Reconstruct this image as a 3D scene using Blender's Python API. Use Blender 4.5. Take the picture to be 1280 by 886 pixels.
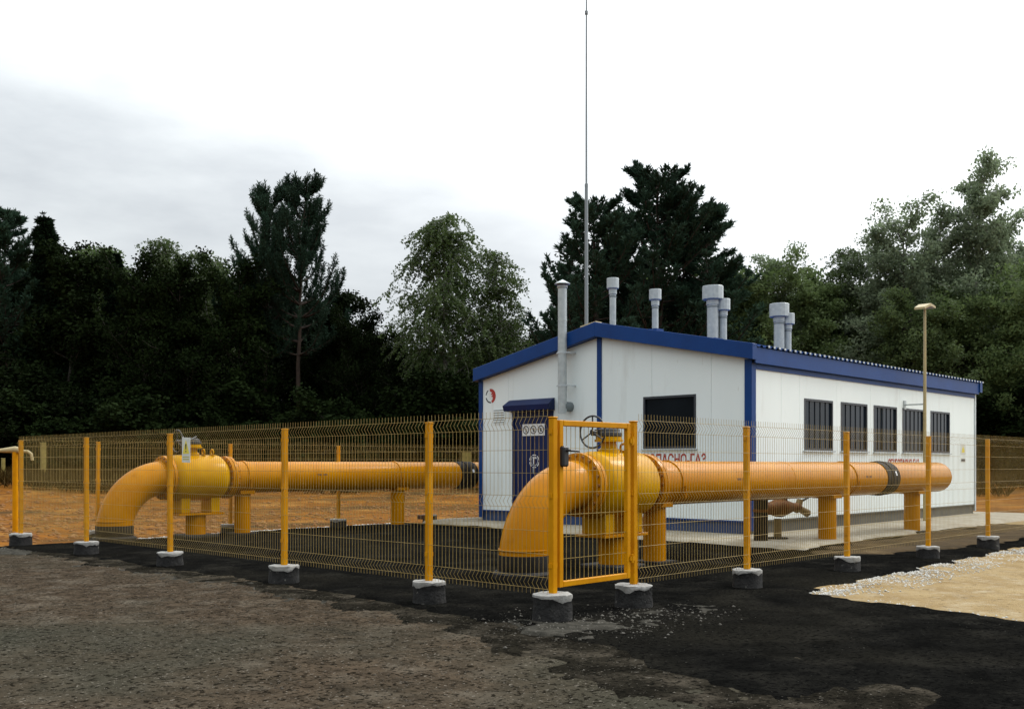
import bpy, bmesh, math, random
import numpy as np
from mathutils import Vector, Matrix, noise
R = math.radians
random.seed(7)
for o in list(bpy.data.objects): bpy.data.objects.remove(o)
scene = bpy.context.scene
C = scene.collection

# ------------------------------------------------------------------ camera
# site axes: X runs along the right fence, Y along the left fence, origin = corner gate post
F, CH, HY, TH = 1255.0, 1.335, 581.0, R(43.9)
S_, C_ = math.sin(TH), math.cos(TH)
P0L, P0D = .352, 8.65
RIGHT = Vector((S_, -C_, 0)); FWD = Vector((C_, S_, 0))
CAM = -P0L * RIGHT - P0D * FWD + Vector((0, 0, CH))
cd = bpy.data.cameras.new('camera'); cam = bpy.data.objects.new('camera', cd); C.objects.link(cam)
cam.location = CAM; cam.rotation_euler = (R(90), 0, TH - R(90))
cd.sensor_fit = 'HORIZONTAL'; cd.sensor_width = 36; cd.lens = 36 * F / 1280; cd.shift_y = (HY - 443) / 1280
cd.clip_start = .05; cd.clip_end = 3000
scene.camera = cam
scene.view_settings.view_transform = 'Standard'; scene.view_settings.look = 'None'
scene.view_settings.exposure = -0.22; scene.view_settings.gamma = 1.0

# ------------------------------------------------------------------ sky and sun (overcast, sun behind thin cloud to the right)
SUN_EL, SUN_AZ = R(42), R(58)
sdir = (RIGHT * math.sin(SUN_AZ) + FWD * math.cos(SUN_AZ)) * math.cos(SUN_EL) + Vector((0, 0, math.sin(SUN_EL)))
w = bpy.data.worlds.new('World'); scene.world = w; w.use_nodes = True
nt = w.node_tree; nt.nodes.clear(); N = nt.nodes.new; L = nt.links.new
out = N('ShaderNodeOutputWorld'); sky = N('ShaderNodeTexSky'); sky.sky_type = 'NISHITA'; sky.sun_disc = False
sky.sun_elevation = SUN_EL; sky.sun_rotation = math.atan2(sdir.x, sdir.y)
bg1 = N('ShaderNodeBackground'); bg1.inputs[1].default_value = .08; L(sky.outputs[0], bg1.inputs[0])
tc = N('ShaderNodeTexCoord'); mp = N('ShaderNodeMapping'); mp.inputs['Scale'].default_value = (1, 1, 3.2)
mp.inputs['Location'].default_value = (.35, .2, .1)
L(tc.outputs['Generated'], mp.inputs[0])
n1 = N('ShaderNodeTexNoise'); n1.inputs['Scale'].default_value = 2.6; n1.inputs['Detail'].default_value = 7; n1.inputs['Roughness'].default_value = .55
L(mp.outputs[0], n1.inputs['Vector'])
rp = N('ShaderNodeValToRGB'); L(n1.outputs[0], rp.inputs[0])
rp.color_ramp.elements[0].position = .38; rp.color_ramp.elements[0].color = (.52, .555, .585, 1)
rp.color_ramp.elements[1].position = .68; rp.color_ramp.elements[1].color = (.80, .84, .85, 1)
dt = N('ShaderNodeVectorMath'); dt.operation = 'DOT_PRODUCT'; L(tc.outputs['Generated'], dt.inputs[0]); dt.inputs[1].default_value = sdir
mx = N('ShaderNodeMath'); mx.operation = 'MAXIMUM'; mx.inputs[1].default_value = 0; L(dt.outputs['Value'], mx.inputs[0])
pw = N('ShaderNodeMath'); pw.operation = 'POWER'; pw.inputs[1].default_value = 3.0; L(mx.outputs[0], pw.inputs[0])
ml = N('ShaderNodeMath'); ml.operation = 'MULTIPLY'; ml.inputs[1].default_value = 1.3; L(pw.outputs[0], ml.inputs[0])
ad = N('ShaderNodeMix'); ad.data_type = 'RGBA'; ad.blend_type = 'ADD'; ad.inputs[0].default_value = 1
L(rp.outputs[0], ad.inputs[6]); L(ml.outputs[0], ad.inputs[7])
sx_ = N('ShaderNodeSeparateXYZ'); L(tc.outputs['Generated'], sx_.inputs[0])
zr = N('ShaderNodeMapRange'); zr.inputs[1].default_value = 0; zr.inputs[2].default_value = 1; zr.inputs[3].default_value = 1.0; zr.inputs[4].default_value = 3.0; L(sx_.outputs['Z'], zr.inputs[0])   # overcast skies brighten towards the zenith
zc_ = N('ShaderNodeMix'); zc_.data_type = 'RGBA'; zc_.blend_type = 'MULTIPLY'; zc_.inputs[0].default_value = 1; L(ad.outputs[2], zc_.inputs[6]); L(zr.outputs[0], zc_.inputs[7])
bg2 = N('ShaderNodeBackground'); bg2.inputs[1].default_value = 1.0; L(zc_.outputs[2], bg2.inputs[0])
ms = N('ShaderNodeMixShader'); ms.inputs[0].default_value = .93
L(bg1.outputs[0], ms.inputs[1]); L(bg2.outputs[0], ms.inputs[2]); L(ms.outputs[0], out.inputs[0])
sl = bpy.data.lights.new('sun', 'SUN'); sl.energy = 1.4; sl.angle = R(14); sl.color = (1, .95, .86)
so = bpy.data.objects.new('sun', sl); C.objects.link(so); so.rotation_euler = sdir.to_track_quat('Z', 'Y').to_euler()

# ------------------------------------------------------------------ pixel helpers (photograph 1280 x 886)
def onY(px, Y): k = (px - 640) / F; return (k * (P0D + Y * S_) - P0L + Y * C_) / (S_ - k * C_)
def onX(px, X): k = (px - 640) / F; return (P0L + X * S_ - k * (P0D + X * C_)) / (C_ + k * S_)
def dep(X, Y): return P0D + X * C_ + Y * S_
def zat(py, X, Y): return CH - (py - HY) / F * dep(X, Y)
def at_depth(px, d): v = CAM + FWD * d + RIGHT * ((px - 640) / F * d); return v.x, v.y

# ------------------------------------------------------------------ materials
MATS = {}
def mat(name, c1, c2=None, scale=3.0, rough=.6, bump=0, bscale=None, metal=0, c3=None, s3=None, f3=(.55, .7), coat=0, stretch=(1, 1, 1), detail=5, ramp=(.35, .65), rnd=0, transl=0, spec=None, c4=None, s4=.3, f4=(.45, .6), speck=None):
    if name in MATS: return MATS[name]
    m = bpy.data.materials.new(name); m.use_nodes = True; t = m.node_tree; b = t.nodes['Principled BSDF']
    nn, ll = t.nodes.new, t.links.new
    b.inputs['Roughness'].default_value = rough; b.inputs['Metallic'].default_value = metal
    if coat: b.inputs['Coat Weight'].default_value = coat; b.inputs['Coat Roughness'].default_value = .15
    if spec is not None: b.inputs['Specular IOR Level'].default_value = spec
    geo = nn('ShaderNodeNewGeometry'); mpp = nn('ShaderNodeMapping'); mpp.inputs['Scale'].default_value = stretch; ll(geo.outputs['Position'], mpp.inputs[0])
    def noi(sc, det=detail):
        n = nn('ShaderNodeTexNoise'); n.inputs['Scale'].default_value = sc; n.inputs['Detail'].default_value = det; n.inputs['Roughness'].default_value = .6
        ll(mpp.outputs[0], n.inputs['Vector']); return n
    def rmp(sock, a, b_):
        r = nn('ShaderNodeMapRange'); r.inputs[1].default_value = a; r.inputs[2].default_value = b_; ll(sock, r.inputs[0]); return r.outputs[0]
    def mix(f, a, bb, mode='MIX'):
        x = nn('ShaderNodeMix'); x.data_type = 'RGBA'; x.blend_type = mode
        if hasattr(f, 'links') or not isinstance(f, (int, float)): ll(f, x.inputs[0])
        else: x.inputs[0].default_value = f
        for i, v in ((6, a), (7, bb)):
            if isinstance(v, tuple): x.inputs[i].default_value = (*v, 1)
            else: ll(v, x.inputs[i])
        return x.outputs[2]
    col = c1
    if c2: col = mix(rmp(noi(scale).outputs[0], *ramp), c1, c2)
    if c3: col = mix(rmp(noi(s3 or scale * .3).outputs[0], *f3), col, c3)
    if c4: col = mix(rmp(noi(s4, 3).outputs[0], *f4), col, c4)
    if speck:
        for cc_, sc_, a_, b_, f_ in speck:
            mm = nn('ShaderNodeMath'); mm.operation = 'MULTIPLY'; mm.inputs[1].default_value = f_; mm.use_clamp = True
            mr_ = nn('ShaderNodeMapRange'); mr_.inputs[1].default_value = a_; mr_.inputs[2].default_value = b_; ll(noi(sc_, 3).outputs[0], mr_.inputs[0]); ll(mr_.outputs[0], mm.inputs[0]); col = mix(mm.outputs[0], col, cc_)
    if rnd:
        oi = nn('ShaderNodeObjectInfo'); mr = nn('ShaderNodeMapRange'); mr.inputs[3].default_value = 1 - rnd; mr.inputs[4].default_value = 1 + rnd; ll(oi.outputs['Random'], mr.inputs[0])
        cc = nn('ShaderNodeCombineColor'); [ll(mr.outputs[0], cc.inputs[i]) for i in range(3)]
        col = mix(1.0, col, cc.outputs[0], 'MULTIPLY')
    if isinstance(col, tuple): b.inputs['Base Color'].default_value = (*col, 1)
    else: ll(col, b.inputs['Base Color'])
    if bump:
        bn = nn('ShaderNodeBump'); bn.inputs['Strength'].default_value = bump; bn.inputs['Distance'].default_value = .03
        ll(noi(bscale or scale * 6, 6).outputs[0], bn.inputs['Height']); ll(bn.outputs[0], b.inputs['Normal'])
    if transl:
        tr = nn('ShaderNodeBsdfTranslucent'); mxs = nn('ShaderNodeMixShader'); mxs.inputs[0].default_value = transl
        if isinstance(col, tuple): tr.inputs[0].default_value = (*col, 1)
        else: ll(col, tr.inputs[0])
        ll(b.outputs[0], mxs.inputs[1]); ll(tr.outputs[0], mxs.inputs[2]); ll(mxs.outputs[0], t.nodes['Material Output'].inputs[0])
    MATS[name] = m; return m

ORANGE = mat('pipe_enamel', (.47, .19, .0001), (.40, .148, .0001), 1.6, .20, spec=.09, c3=(.31, .115, .001), s3=4, f3=(.60, .82), speck=(((.16, .06, .006), 22, .70, .76, .6),), bump=.05, bscale=40)
LEMON = mat('valve_enamel', (.52, .265, .0002), (.45, .21, .0002), 2.5, .20, spec=.09, bump=.04, bscale=40)
FENCEY = mat('fence_enamel', (.58, .255, .0008), (.50, .20, .0008), 6, .45, spec=.10, c3=(.40, .17, .01), s3=25, f3=(.68, .8))
WIRE = mat('wire_enamel', (.37, .26, .08), (.28, .19, .05), 5, .4, spec=.3)
BLACKW = mat('joint_wrap', (.007, .006, .005), (.014, .011, .009), 8, .7, spec=.15, bump=.3, bscale=50)
BLACK = mat('black_plastic', (.012, .012, .013), rough=.45)
CAST = mat('dark_cast_iron', (.02, .02, .022), (.035, .033, .03), 20, .55, bump=.2, bscale=80)
CONC = mat('concrete', (.36, .355, .335), (.22, .21, .19), 7, .9, c3=(.2, .19, .17), s3=18, f3=(.58, .72), bump=.5, bscale=40)
BITUM = mat('bitumen_coat', (.009, .009, .009), (.022, .021, .020), 12, .7, spec=.25, c3=(.13, .125, .11), s3=16, f3=(.64, .70), bump=.6, bscale=30)
WHITE = mat('white_panel_paint', (.78, .85, .845), (.74, .81, .805), .7, .5, spec=.3, c3=(.62, .66, .64), s3=2.6, f3=(.58, .85), stretch=(1, 1, .22), speck=(((.42, .42, .38), 9, .68, .80, .5),))
BLUE = mat('blue_sheet_paint', (.002, .042, .19), (.002, .034, .155), 1.5, .45, spec=.2)
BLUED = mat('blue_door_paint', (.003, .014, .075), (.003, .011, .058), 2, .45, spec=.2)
ROOFB = mat('blue_roof_sheet', (.003, .035, .16), (.003, .045, .19), 1.2, .5, spec=.2)
PALE = mat('pale_sheet_edge', (.55, .60, .62), (.4, .45, .48), 4, .5)
PLINB = mat('blue_plinth_paint', (.012, .045, .15), (.02, .045, .10), 2, .6, c3=(.09, .08, .065), s3=4, f3=(.62, .8))
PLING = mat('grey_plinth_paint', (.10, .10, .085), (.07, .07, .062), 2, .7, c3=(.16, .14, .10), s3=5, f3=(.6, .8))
CORE = mat('wall_core_sheet', (.35, .36, .35), rough=.8)
GALV = mat('galvanised_steel', (.46, .50, .50), (.36, .40, .41), 9, .42, metal=.35)
GALVD = mat('steel_band', (.16, .19, .20), rough=.5, metal=.3)
GLASS = mat('window_glass', (.004, .006, .008), (.006, .009, .012), 2, .08, spec=.06)
GLASSB = mat('side_glass_reflect_tint', (.010, .018, .028), (.006, .010, .016), 1.2, .06, spec=.16)  # bluish reflection on the long wall windows is put into the base colour
WFRAME = mat('window_frame_paint', (.016, .022, .03), rough=.45)
WBAR = mat('window_bar_paint', (.012, .018, .024), rough=.5)
REDP = mat('red_print', (.42, .022, .012), (.36, .03, .02), 30, .6)
WHITEP = mat('white_print', (.75, .76, .76), rough=.55)
BLACKP = mat('black_print', (.02, .02, .022), rough=.6)
YELP = mat('yellow_print', (.72, .60, .05), rough=.55)
PAPER = mat('sign_sheet', (.66, .67, .62), (.58, .6, .55), 12, .4)
MARK = mat('marker_paint', (.30, .24, .07), (.22, .17, .05), 6, .6, spec=.2)
POLEY = mat('pole_paint', (.42, .33, .15), (.36, .29, .15), 8, .5)
MAST = mat('mast_steel', (.22, .25, .26), rough=.5, metal=.3)
ASPH = mat('fresh_asphalt', (.0045, .0045, .0042), (.010, .0098, .0088), 3.5, .9, c3=(.030, .028, .023), s3=1.3, f3=(.50, .80), c4=(.015, .014, .011), s4=.35, f4=(.48, .72), speck=(((.003, .003, .003), 26, .52, .62, .85), ((.11, .105, .09), 34, .69, .75, .8)), bump=1.0, bscale=34, spec=0, detail=8)
TARRED = mat('tar_stained_gravel', (.022, .0195, .0145), (.010, .009, .007), 4, .92, c3=(.062, .053, .040), s3=2.6, f3=(.48, .68), speck=(((.005, .005, .004), 28, .52, .62, .85), ((.17, .155, .13), 36, .64, .71, .85)), bump=1.0, bscale=30, spec=0, detail=8)
ROAD = mat('old_road', (.080, .060, .041), (.036, .028, .020), 5.5, .95, c3=(.112, .094, .071), s3=2.2, f3=(.50, .72), c4=(.044, .043, .032), s4=.16, f4=(.46, .62), speck=(((.008, .007, .005), 28, .53, .61, .9), ((.20, .18, .15), 40, .63, .69, .85)), bump=1.0, bscale=24, spec=0, detail=8)
FIELD = mat('field_soil', (.23, .086, .006), (.11, .040, .004), 1.1, .95, c3=(.28, .14, .03), s3=.5, f3=(.52, .70), c4=(.055, .030, .007), s4=.22, f4=(.50, .66), bump=.8, bscale=9, spec=.1)
SAND = mat('sand', (.33, .245, .125), (.22, .145, .06), 2.0, .95, c3=(.36, .29, .18), s3=4, f3=(.50, .70), speck=(((.12, .08, .035), 14, .58, .70, .7), ((.40, .36, .28), 26, .64, .72, .7)), bump=.8, bscale=45, spec=.1)
APRON = mat('apron_concrete', (.34, .31, .24), (.26, .225, .16), 2.0, .9, c3=(.22, .17, .10), s3=1.1, f3=(.55, .75), bump=.4, bscale=40)
STONEW = mat('white_gravel', (.58, .57, .53), (.34, .32, .28), 22, .9)
STONEG = mat('grey_gravel', (.095, .082, .066), (.045, .039, .03), 25, .9, spec=.1)
CLOD = mat('soil_clods', (.14, .05, .008), (.24, .12, .03), 3, .95)
DRYG = mat('dry_grass', (.06, .032, .005), (.03, .02, .004), .8, .8, transl=.1, spec=.1)
BARKP = mat('pine_bark', (.045, .026, .016), (.024, .017, .012), 4, .9)
BARKB = mat('birch_bark', (.26, .255, .23), (.10, .09, .08), 5, .85, ramp=(.5, .62), stretch=(1, 1, 3))
BARKD = mat('dark_bark', (.05, .042, .033), (.03, .026, .02), 4, .9)
NEED = mat('pine_needles', (.022, .048, .030), (.036, .066, .042), .8, .7, rnd=.25, transl=.15, spec=.06)
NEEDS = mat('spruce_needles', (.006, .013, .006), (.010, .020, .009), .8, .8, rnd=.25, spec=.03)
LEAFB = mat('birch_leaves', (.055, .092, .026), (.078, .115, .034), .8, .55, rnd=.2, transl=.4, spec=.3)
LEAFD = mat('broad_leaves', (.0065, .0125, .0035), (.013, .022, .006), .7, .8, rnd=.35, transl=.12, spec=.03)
LEAFR = mat('broad_leaves_glare', (.09, .135, .045), (.125, .175, .065), .7, .6, rnd=.25, transl=.5, spec=.2)  # paler leaf copy: glare over the right-hand trees put into the colour
LEAFA = mat('aspen_leaves_glare', (.16, .21, .12), (.20, .25, .155), .7, .5, rnd=.15, transl=.6, spec=.3)  # aspen green lightened and greyed to carry the glare veil on the right
SKIN = mat('skin', (.36, .20, .12), rough=.5)
CLOTHD = mat('dark_trousers', (.014, .013, .015), (.022, .02, .02), 9, .9)
CLOTHR = mat('rust_jacket', (.11, .045, .018), (.075, .03, .014), 7, .9)
HAIR = mat('dark_hair', (.02, .015, .012), rough=.7)
SHOE = mat('shoe_leather', (.02, .015, .012), rough=.6)

# ------------------------------------------------------------------ object helpers
ROOTLOC = {}
def tag(o, label, cat, group=None, kind=None):
    if label: o['label'] = label
    if cat: o['category'] = cat
    if group: o['group'] = group
    if kind: o['kind'] = kind
    return o
def thing(name, label, cat, loc=(0, 0, 0), group=None):
    o = bpy.data.objects.new(name, None); C.objects.link(o); o.location = loc; o.empty_display_size = .2
    ROOTLOC[o] = Vector(loc); return tag(o, label, cat, group)
class MB:
    def __init__(s): s.v = []; s.f = []; s.m = []
    def add(s, vs, fs, mi=0):
        n = len(s.v); s.v += [tuple(v) for v in vs]; s.f += [tuple(i + n for i in f) for f in fs]; s.m += [mi] * len(fs); return s
    def box(s, a, b, mi=0):
        x0, y0, z0 = a; x1, y1, z1 = b
        return s.add([(x0, y0, z0), (x1, y0, z0), (x1, y1, z0), (x0, y1, z0), (x0, y0, z1), (x1, y0, z1), (x1, y1, z1), (x0, y1, z1)],
                     [(0, 3, 2, 1), (4, 5, 6, 7), (0, 1, 5, 4), (1, 2, 6, 5), (2, 3, 7, 6), (3, 0, 4, 7)], mi)
    def tube(s, pts, r, n=12, cap=True, mi=0):
        pts = [Vector(p) for p in pts]; rs = r if isinstance(r, (list, tuple)) else [r] * len(pts)
        t0 = (pts[1] - pts[0]).normalized(); up = Vector((0, 0, 1)) if abs(t0.z) < .95 else Vector((1, 0, 0))
        a = t0.cross(up).normalized(); vs = []; fs = []
        for i, p in enumerate(pts):
            t = (pts[min(i + 1, len(pts) - 1)] - pts[max(i - 1, 0)]).normalized()
            a = (a - t * a.dot(t)).normalized(); b = t.cross(a)
            for k in range(n):
                q = 2 * math.pi * (k + .5) / n; vs.append(p + (a * math.cos(q) + b * math.sin(q)) * rs[i])
            if i: fs += [((i - 1) * n + k, (i - 1) * n + (k + 1) % n, i * n + (k + 1) % n, i * n + k) for k in range(n)]
        if cap: fs += [tuple(range(n))[::-1], tuple((len(pts) - 1) * n + k for k in range(n))]
        return s.add(vs, fs, mi)
    def lathe(s, prof, org, axis, n=32, mi=0):   # prof: (along, radius)
        ax = Vector(axis).normalized(); o = Vector(org)
        pts = [o + ax * max(a, 0) if False else o + ax * a for a, _ in prof]
        up = Vector((0, 0, 1)) if abs(ax.z) < .9 else Vector((1, 0, 0)); a = ax.cross(up).normalized(); b = ax.cross(a)
        vs = []; fs = []
        for i, (p, (_, r)) in enumerate(zip(pts, prof)):
            for k in range(n):
                q = 2 * math.pi * k / n; vs.append(p + (a * math.cos(q) + b * math.sin(q)) * max(r, 1e-4))
            if i: fs += [((i - 1) * n + k, (i - 1) * n + (k + 1) % n, i * n + (k + 1) % n, i * n + k) for k in range(n)]
        fs += [tuple(range(n))[::-1], tuple((len(prof) - 1) * n + k for k in range(n))]
        return s.add(vs, fs, mi)
    def prism(s, poly, fn, d0, d1, mi=0):          # poly of (a,b), fn(a,b,d)->xyz
        n = len(poly); vs = [fn(a, b, d0) for a, b in poly] + [fn(a, b, d1) for a, b in poly]
        return s.add(vs, [tuple(range(n)), tuple(range(2 * n - 1, n - 1, -1))] + [(i, i + n, (i + 1) % n + n, (i + 1) % n) for i in range(n)], mi)
    def mesh(s, name, mats, off=Vector((0, 0, 0)), bevel=0, smooth=False):
        bm = bmesh.new(); vs = [bm.verts.new(Vector(v) - off) for v in s.v]
        for f, mi in zip(s.f, s.m):
            try: fc = bm.faces.new([vs[i] for i in f]); fc.material_index = mi; fc.smooth = smooth
            except ValueError: pass
        bmesh.ops.recalc_face_normals(bm, faces=bm.faces)
        if bevel:
            bmesh.ops.bevel(bm, geom=[e for e in bm.edges if len(e.link_faces) == 2 and e.calc_face_angle(0) > .6], offset=bevel, segments=1, affect='EDGES', profile=.5)
        me = bpy.data.meshes.new(name); bm.to_mesh(me); bm.free()
        for m in (mats if isinstance(mats, (list, tuple)) else [mats]): me.materials.append(m)
        return me
    def obj(s, name, mats, parent=None, bevel=0, smooth=False, kind=None):
        root = parent
        while root is not None and root not in ROOTLOC: root = root.parent
        off = ROOTLOC[root] if root is not None else Vector((0, 0, 0))
        me = s.mesh(name, mats, off, bevel, smooth)
        if smooth:
            try: me.set_sharp_from_angle(angle=R(38))
            except Exception: pass
        o = bpy.data.objects.new(name, me); C.objects.link(o)
        if parent is not None: o.parent = parent
        if kind: o['kind'] = kind
        return o
def npmesh(name, V, Fs, m, mi=None, smooth=False):
    """fast mesh from numpy verts (n,3) and faces (k,3|4)"""
    me = bpy.data.meshes.new(name); k, q = Fs.shape
    me.vertices.add(len(V)); me.vertices.foreach_set('co', np.ascontiguousarray(V, dtype=np.float32).ravel())
    me.loops.add(k * q); me.loops.foreach_set('vertex_index', np.ascontiguousarray(Fs, dtype=np.int32).ravel())
    me.polygons.add(k); me.polygons.foreach_set('loop_start', np.arange(0, k * q, q, dtype=np.int32))
    me.polygons.foreach_set('loop_total', np.full(k, q, dtype=np.int32))
    if smooth: me.polygons.foreach_set('use_smooth', np.ones(k, dtype=bool))
    for x in (m if isinstance(m, (list, tuple)) else [m]): me.materials.append(x)
    if mi is not None: me.polygons.foreach_set('material_index', np.asarray(mi, dtype=np.int32))
    me.update(calc_edges=True); me.validate(); return me
def link(name, me, parent=None):
    o = bpy.data.objects.new(name, me); C.objects.link(o)
    if parent is not None: o.parent = parent
    return o
def vnoise(X, Y, seed=0, oct=4, base=1.0):
    """cheap value noise, numpy"""
    out = np.zeros_like(X, dtype=float); amp = 1.; tot = 0; f = base
    for o in range(oct):
        x = X * f + seed * 17.3 + o * 5.1; y = Y * f + seed * 9.7 + o * 3.3
        xi = np.floor(x); yi = np.floor(y); xf = x - xi; yf = y - yi; u = xf * xf * (3 - 2 * xf); v = yf * yf * (3 - 2 * yf)
        h = lambda a, b: (np.sin(a * 127.1 + b * 311.7) * 43758.5453) % 1.0
        out += amp * ((h(xi, yi) * (1 - u) + h(xi + 1, yi) * u) * (1 - v) + (h(xi, yi + 1) * (1 - u) + h(xi + 1, yi + 1) * u) * v)
        tot += amp; amp *= .5; f *= 2.03
    return out / tot - .5

# ------------------------------------------------------------------ terrain
def gz(x, y):
    d = np.hypot(x - CAM.x, y - CAM.y)
    t = np.clip((d - 34) / 26, 0, 1); t = t * t * (3 - 2 * t)
    return -.06 + t * .9 + vnoise(x, y, 3, 3, .12) * .5 * np.clip((d - 26) / 20, 0, 1)
def gz1(x, y): return float(gz(np.array([x]), np.array([y]))[0])
rr = np.concatenate([np.linspace(.01, 60, 130), 60 * np.exp(np.linspace(.03, 3.2, 60))]); aa = np.linspace(0, 2 * math.pi, 220, endpoint=False)
RR, AA = np.meshgrid(rr, aa, indexing='ij'); GX = CAM.x + RR * np.cos(AA); GY = CAM.y + RR * np.sin(AA)
GV = np.stack([GX, GY, gz(GX, GY)], -1).reshape(-1, 3); nr, na = RR.shape
I, J = np.meshgrid(np.arange(nr - 1), np.arange(na), indexing='ij'); J2 = (J + 1) % na
GF = np.stack([I * na + J, (I + 1) * na + J, (I + 1) * na + J2, I * na + J2], -1).reshape(-1, 4)
tag(link('ground', npmesh('ground', GV, GF, FIELD, smooth=True)), 'dry orange brown field of bare soil around the gas station', 'ground', kind='structure')

def inpoly(X, Y, poly):
    ins = np.zeros(X.shape, bool); n = len(poly)
    for i in range(n):
        x0, y0 = poly[i]; x1, y1 = poly[(i + 1) % n]
        if y0 == y1: continue
        c = ((y0 > Y) != (y1 > Y)) & (X < (x1 - x0) * (Y - y0) / (y1 - y0) + x0); ins ^= c
    return ins
def slab(name, poly, step, ztop, zbot, m, rag=.12, hn=.012, seed=1, rfreq=1.2, rlip=.03):
    px_ = [p[0] for p in poly]; py_ = [p[1] for p in poly]
    xs = np.arange(min(px_) - .4, max(px_) + .4, step); ys = np.arange(min(py_) - .4, max(py_) + .4, step)
    X, Y = np.meshgrid(xs, ys, indexing='ij')
    X = X + vnoise(X, Y, seed + 20, 2, 4) * step * .7; Y = Y + vnoise(X, Y, seed + 30, 2, 4) * step * .7
    wx = X + vnoise(X, Y, seed, 4, rfreq) * rag * 2; wy = Y + vnoise(X, Y, seed + 5, 4, rfreq) * rag * 2
    ins = inpoly(wx, wy, poly)
    cell = ins[:-1, :-1] & ins[1:, :-1] & ins[1:, 1:] & ins[:-1, 1:]
    Z = ztop + vnoise(X, Y, seed + 9, 5, 1.3) * hn * 2
    used = np.zeros(X.shape, bool); full = np.ones(X.shape, bool)
    for a in (0, 1):
        for b in (0, 1):
            sl_ = np.zeros(X.shape, bool); sl_[a:a + cell.shape[0], b:b + cell.shape[1]] = cell; used |= sl_
            s2 = np.zeros(X.shape, bool); s2[a:a + cell.shape[0], b:b + cell.shape[1]] = ~cell; full &= ~s2
    edge = used & ~full; Z[edge] = np.where(True, zbot, Z[edge])            # rim goes down: a real edge
    ring = np.zeros_like(edge); ring[1:-1, 1:-1] = edge[:-2, 1:-1] | edge[2:, 1:-1] | edge[1:-1, :-2] | edge[1:-1, 2:]
    Z[ring & full] -= rlip * .5
    idx = np.cumsum(used.ravel()).reshape(X.shape) - 1
    V = np.stack([X, Y, Z], -1)[used]
    ii, jj = np.nonzero(cell)
    Fc = np.stack([idx[ii, jj], idx[ii + 1, jj], idx[ii + 1, jj + 1], idx[ii, jj + 1]], -1)
    return link(name, npmesh(name, V, Fc, m, smooth=True))
o = slab('road', [(-.1, 12.6), (-40, 13.5), (-40, -40), (6, -40), (3.5, -8), (1, -2), (1, 6)], .16, -.030, -.075, ROAD, rag=.15, hn=.010, seed=2)
o.data.materials.clear(); o.data.materials.append(ROAD)
tag(o, 'worn brown grey road of old compacted gravel outside the fence', 'road', kind='structure')
rn = slab('road_surface', [(-.25, 12.0), (-9, 9), (-9, -9), (1.6, -9), (.3, -2.2), (.2, 4)], .055, -.018, -.05, ROAD, rag=.15, hn=.010, seed=2)
co = np.empty(len(rn.data.vertices) * 3, np.float32); rn.data.vertices.foreach_get('co', co); co = co.reshape(-1, 3)
co[:, 2] += np.where(co[:, 2] > -.04, vnoise(co[:, 0], co[:, 1], 61, 3, 7.0) * .022, 0); rn.data.vertices.foreach_set('co', co.ravel()); rn.data.update()
tag(rn, 'rough trodden top layer of the old gravel road', 'road', kind='structure')
for i, (poly, lab) in enumerate((([(-.2, 11.9), (-.62, 10), (-.66, 6.63), (-.68, 3.82), (-.78, 1.9), (-1.0, -.06), (-1.35, -.86), (-1.75, -2.05), (-1.95, -2.95), (-2.5, -5), (-3.3, -9), (0, -9), (0, 11.9)], 'tar stained gravel fringe between old road and asphalt'),)):
    o = slab('road_fringe', poly, .06, -.008, -.04, TARRED, rag=.42, hn=.012, seed=50, rfreq=3.2, rlip=0)
    tag(o, lab, 'road', kind='structure')
asph = [(-.6, 12.05), (-.35, 10.2), (-.33, 6.63), (-.30, 3.82), (-.38, 1.9), (-.57, -.06), (-.86, -.86), (-1.22, -2.05), (-1.4, -2.95), (-1.9, -5), (-2.8, -9), (2.2, -9),
        (2.75, -5), (3.0, -2.85), (3.15, -2.12), (3.40, -1.21), (3.30, -.66), (4.38, -.60), (6.2, -.50), (8.4, -.42), (11.3, -.38), (17, -.4), (17, 2.7), (9.4, 2.7), (9.4, 10.2), (9.0, 12.4), (6.5, 12.45), (4, 12.3), (2, 11.95), (.8, 11.8)]
o = slab('pavement', asph, .085, 0.0, -.075, ASPH, rag=.24, hn=.018, seed=4, rfreq=2.6)
tag(o, 'fresh black asphalt inside and just outside the yellow fence', 'pavement', kind='structure')
o = slab('sand_path', [(2.3, .3), (2.4, -2.2), (2.1, -3), (1.8, -6), (1.2, -10), (30, -10), (60, -3), (60, 3.3), (23, 3.2), (17, 2.3), (16.5, .3), (8, .3)], .14, -.035, -.08, SAND, rag=.2, hn=.02, seed=6)
tag(o, 'pale tan sand strip beside the black asphalt', 'sand', kind='structure')
o = slab('apron', [(7.95, 1.75), (9, 1.95), (12, 2.1), (22.5, 2.2), (22.5, 12.2), (9.9, 12.3), (8.75, 12.1), (8.65, 10), (8.2, 7), (7.95, 4)], .10, .055, -.06, APRON, rag=.05, hn=.006, seed=8)
tag(o, 'pale concrete apron round the white building', 'pavement', kind='structure')

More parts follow.
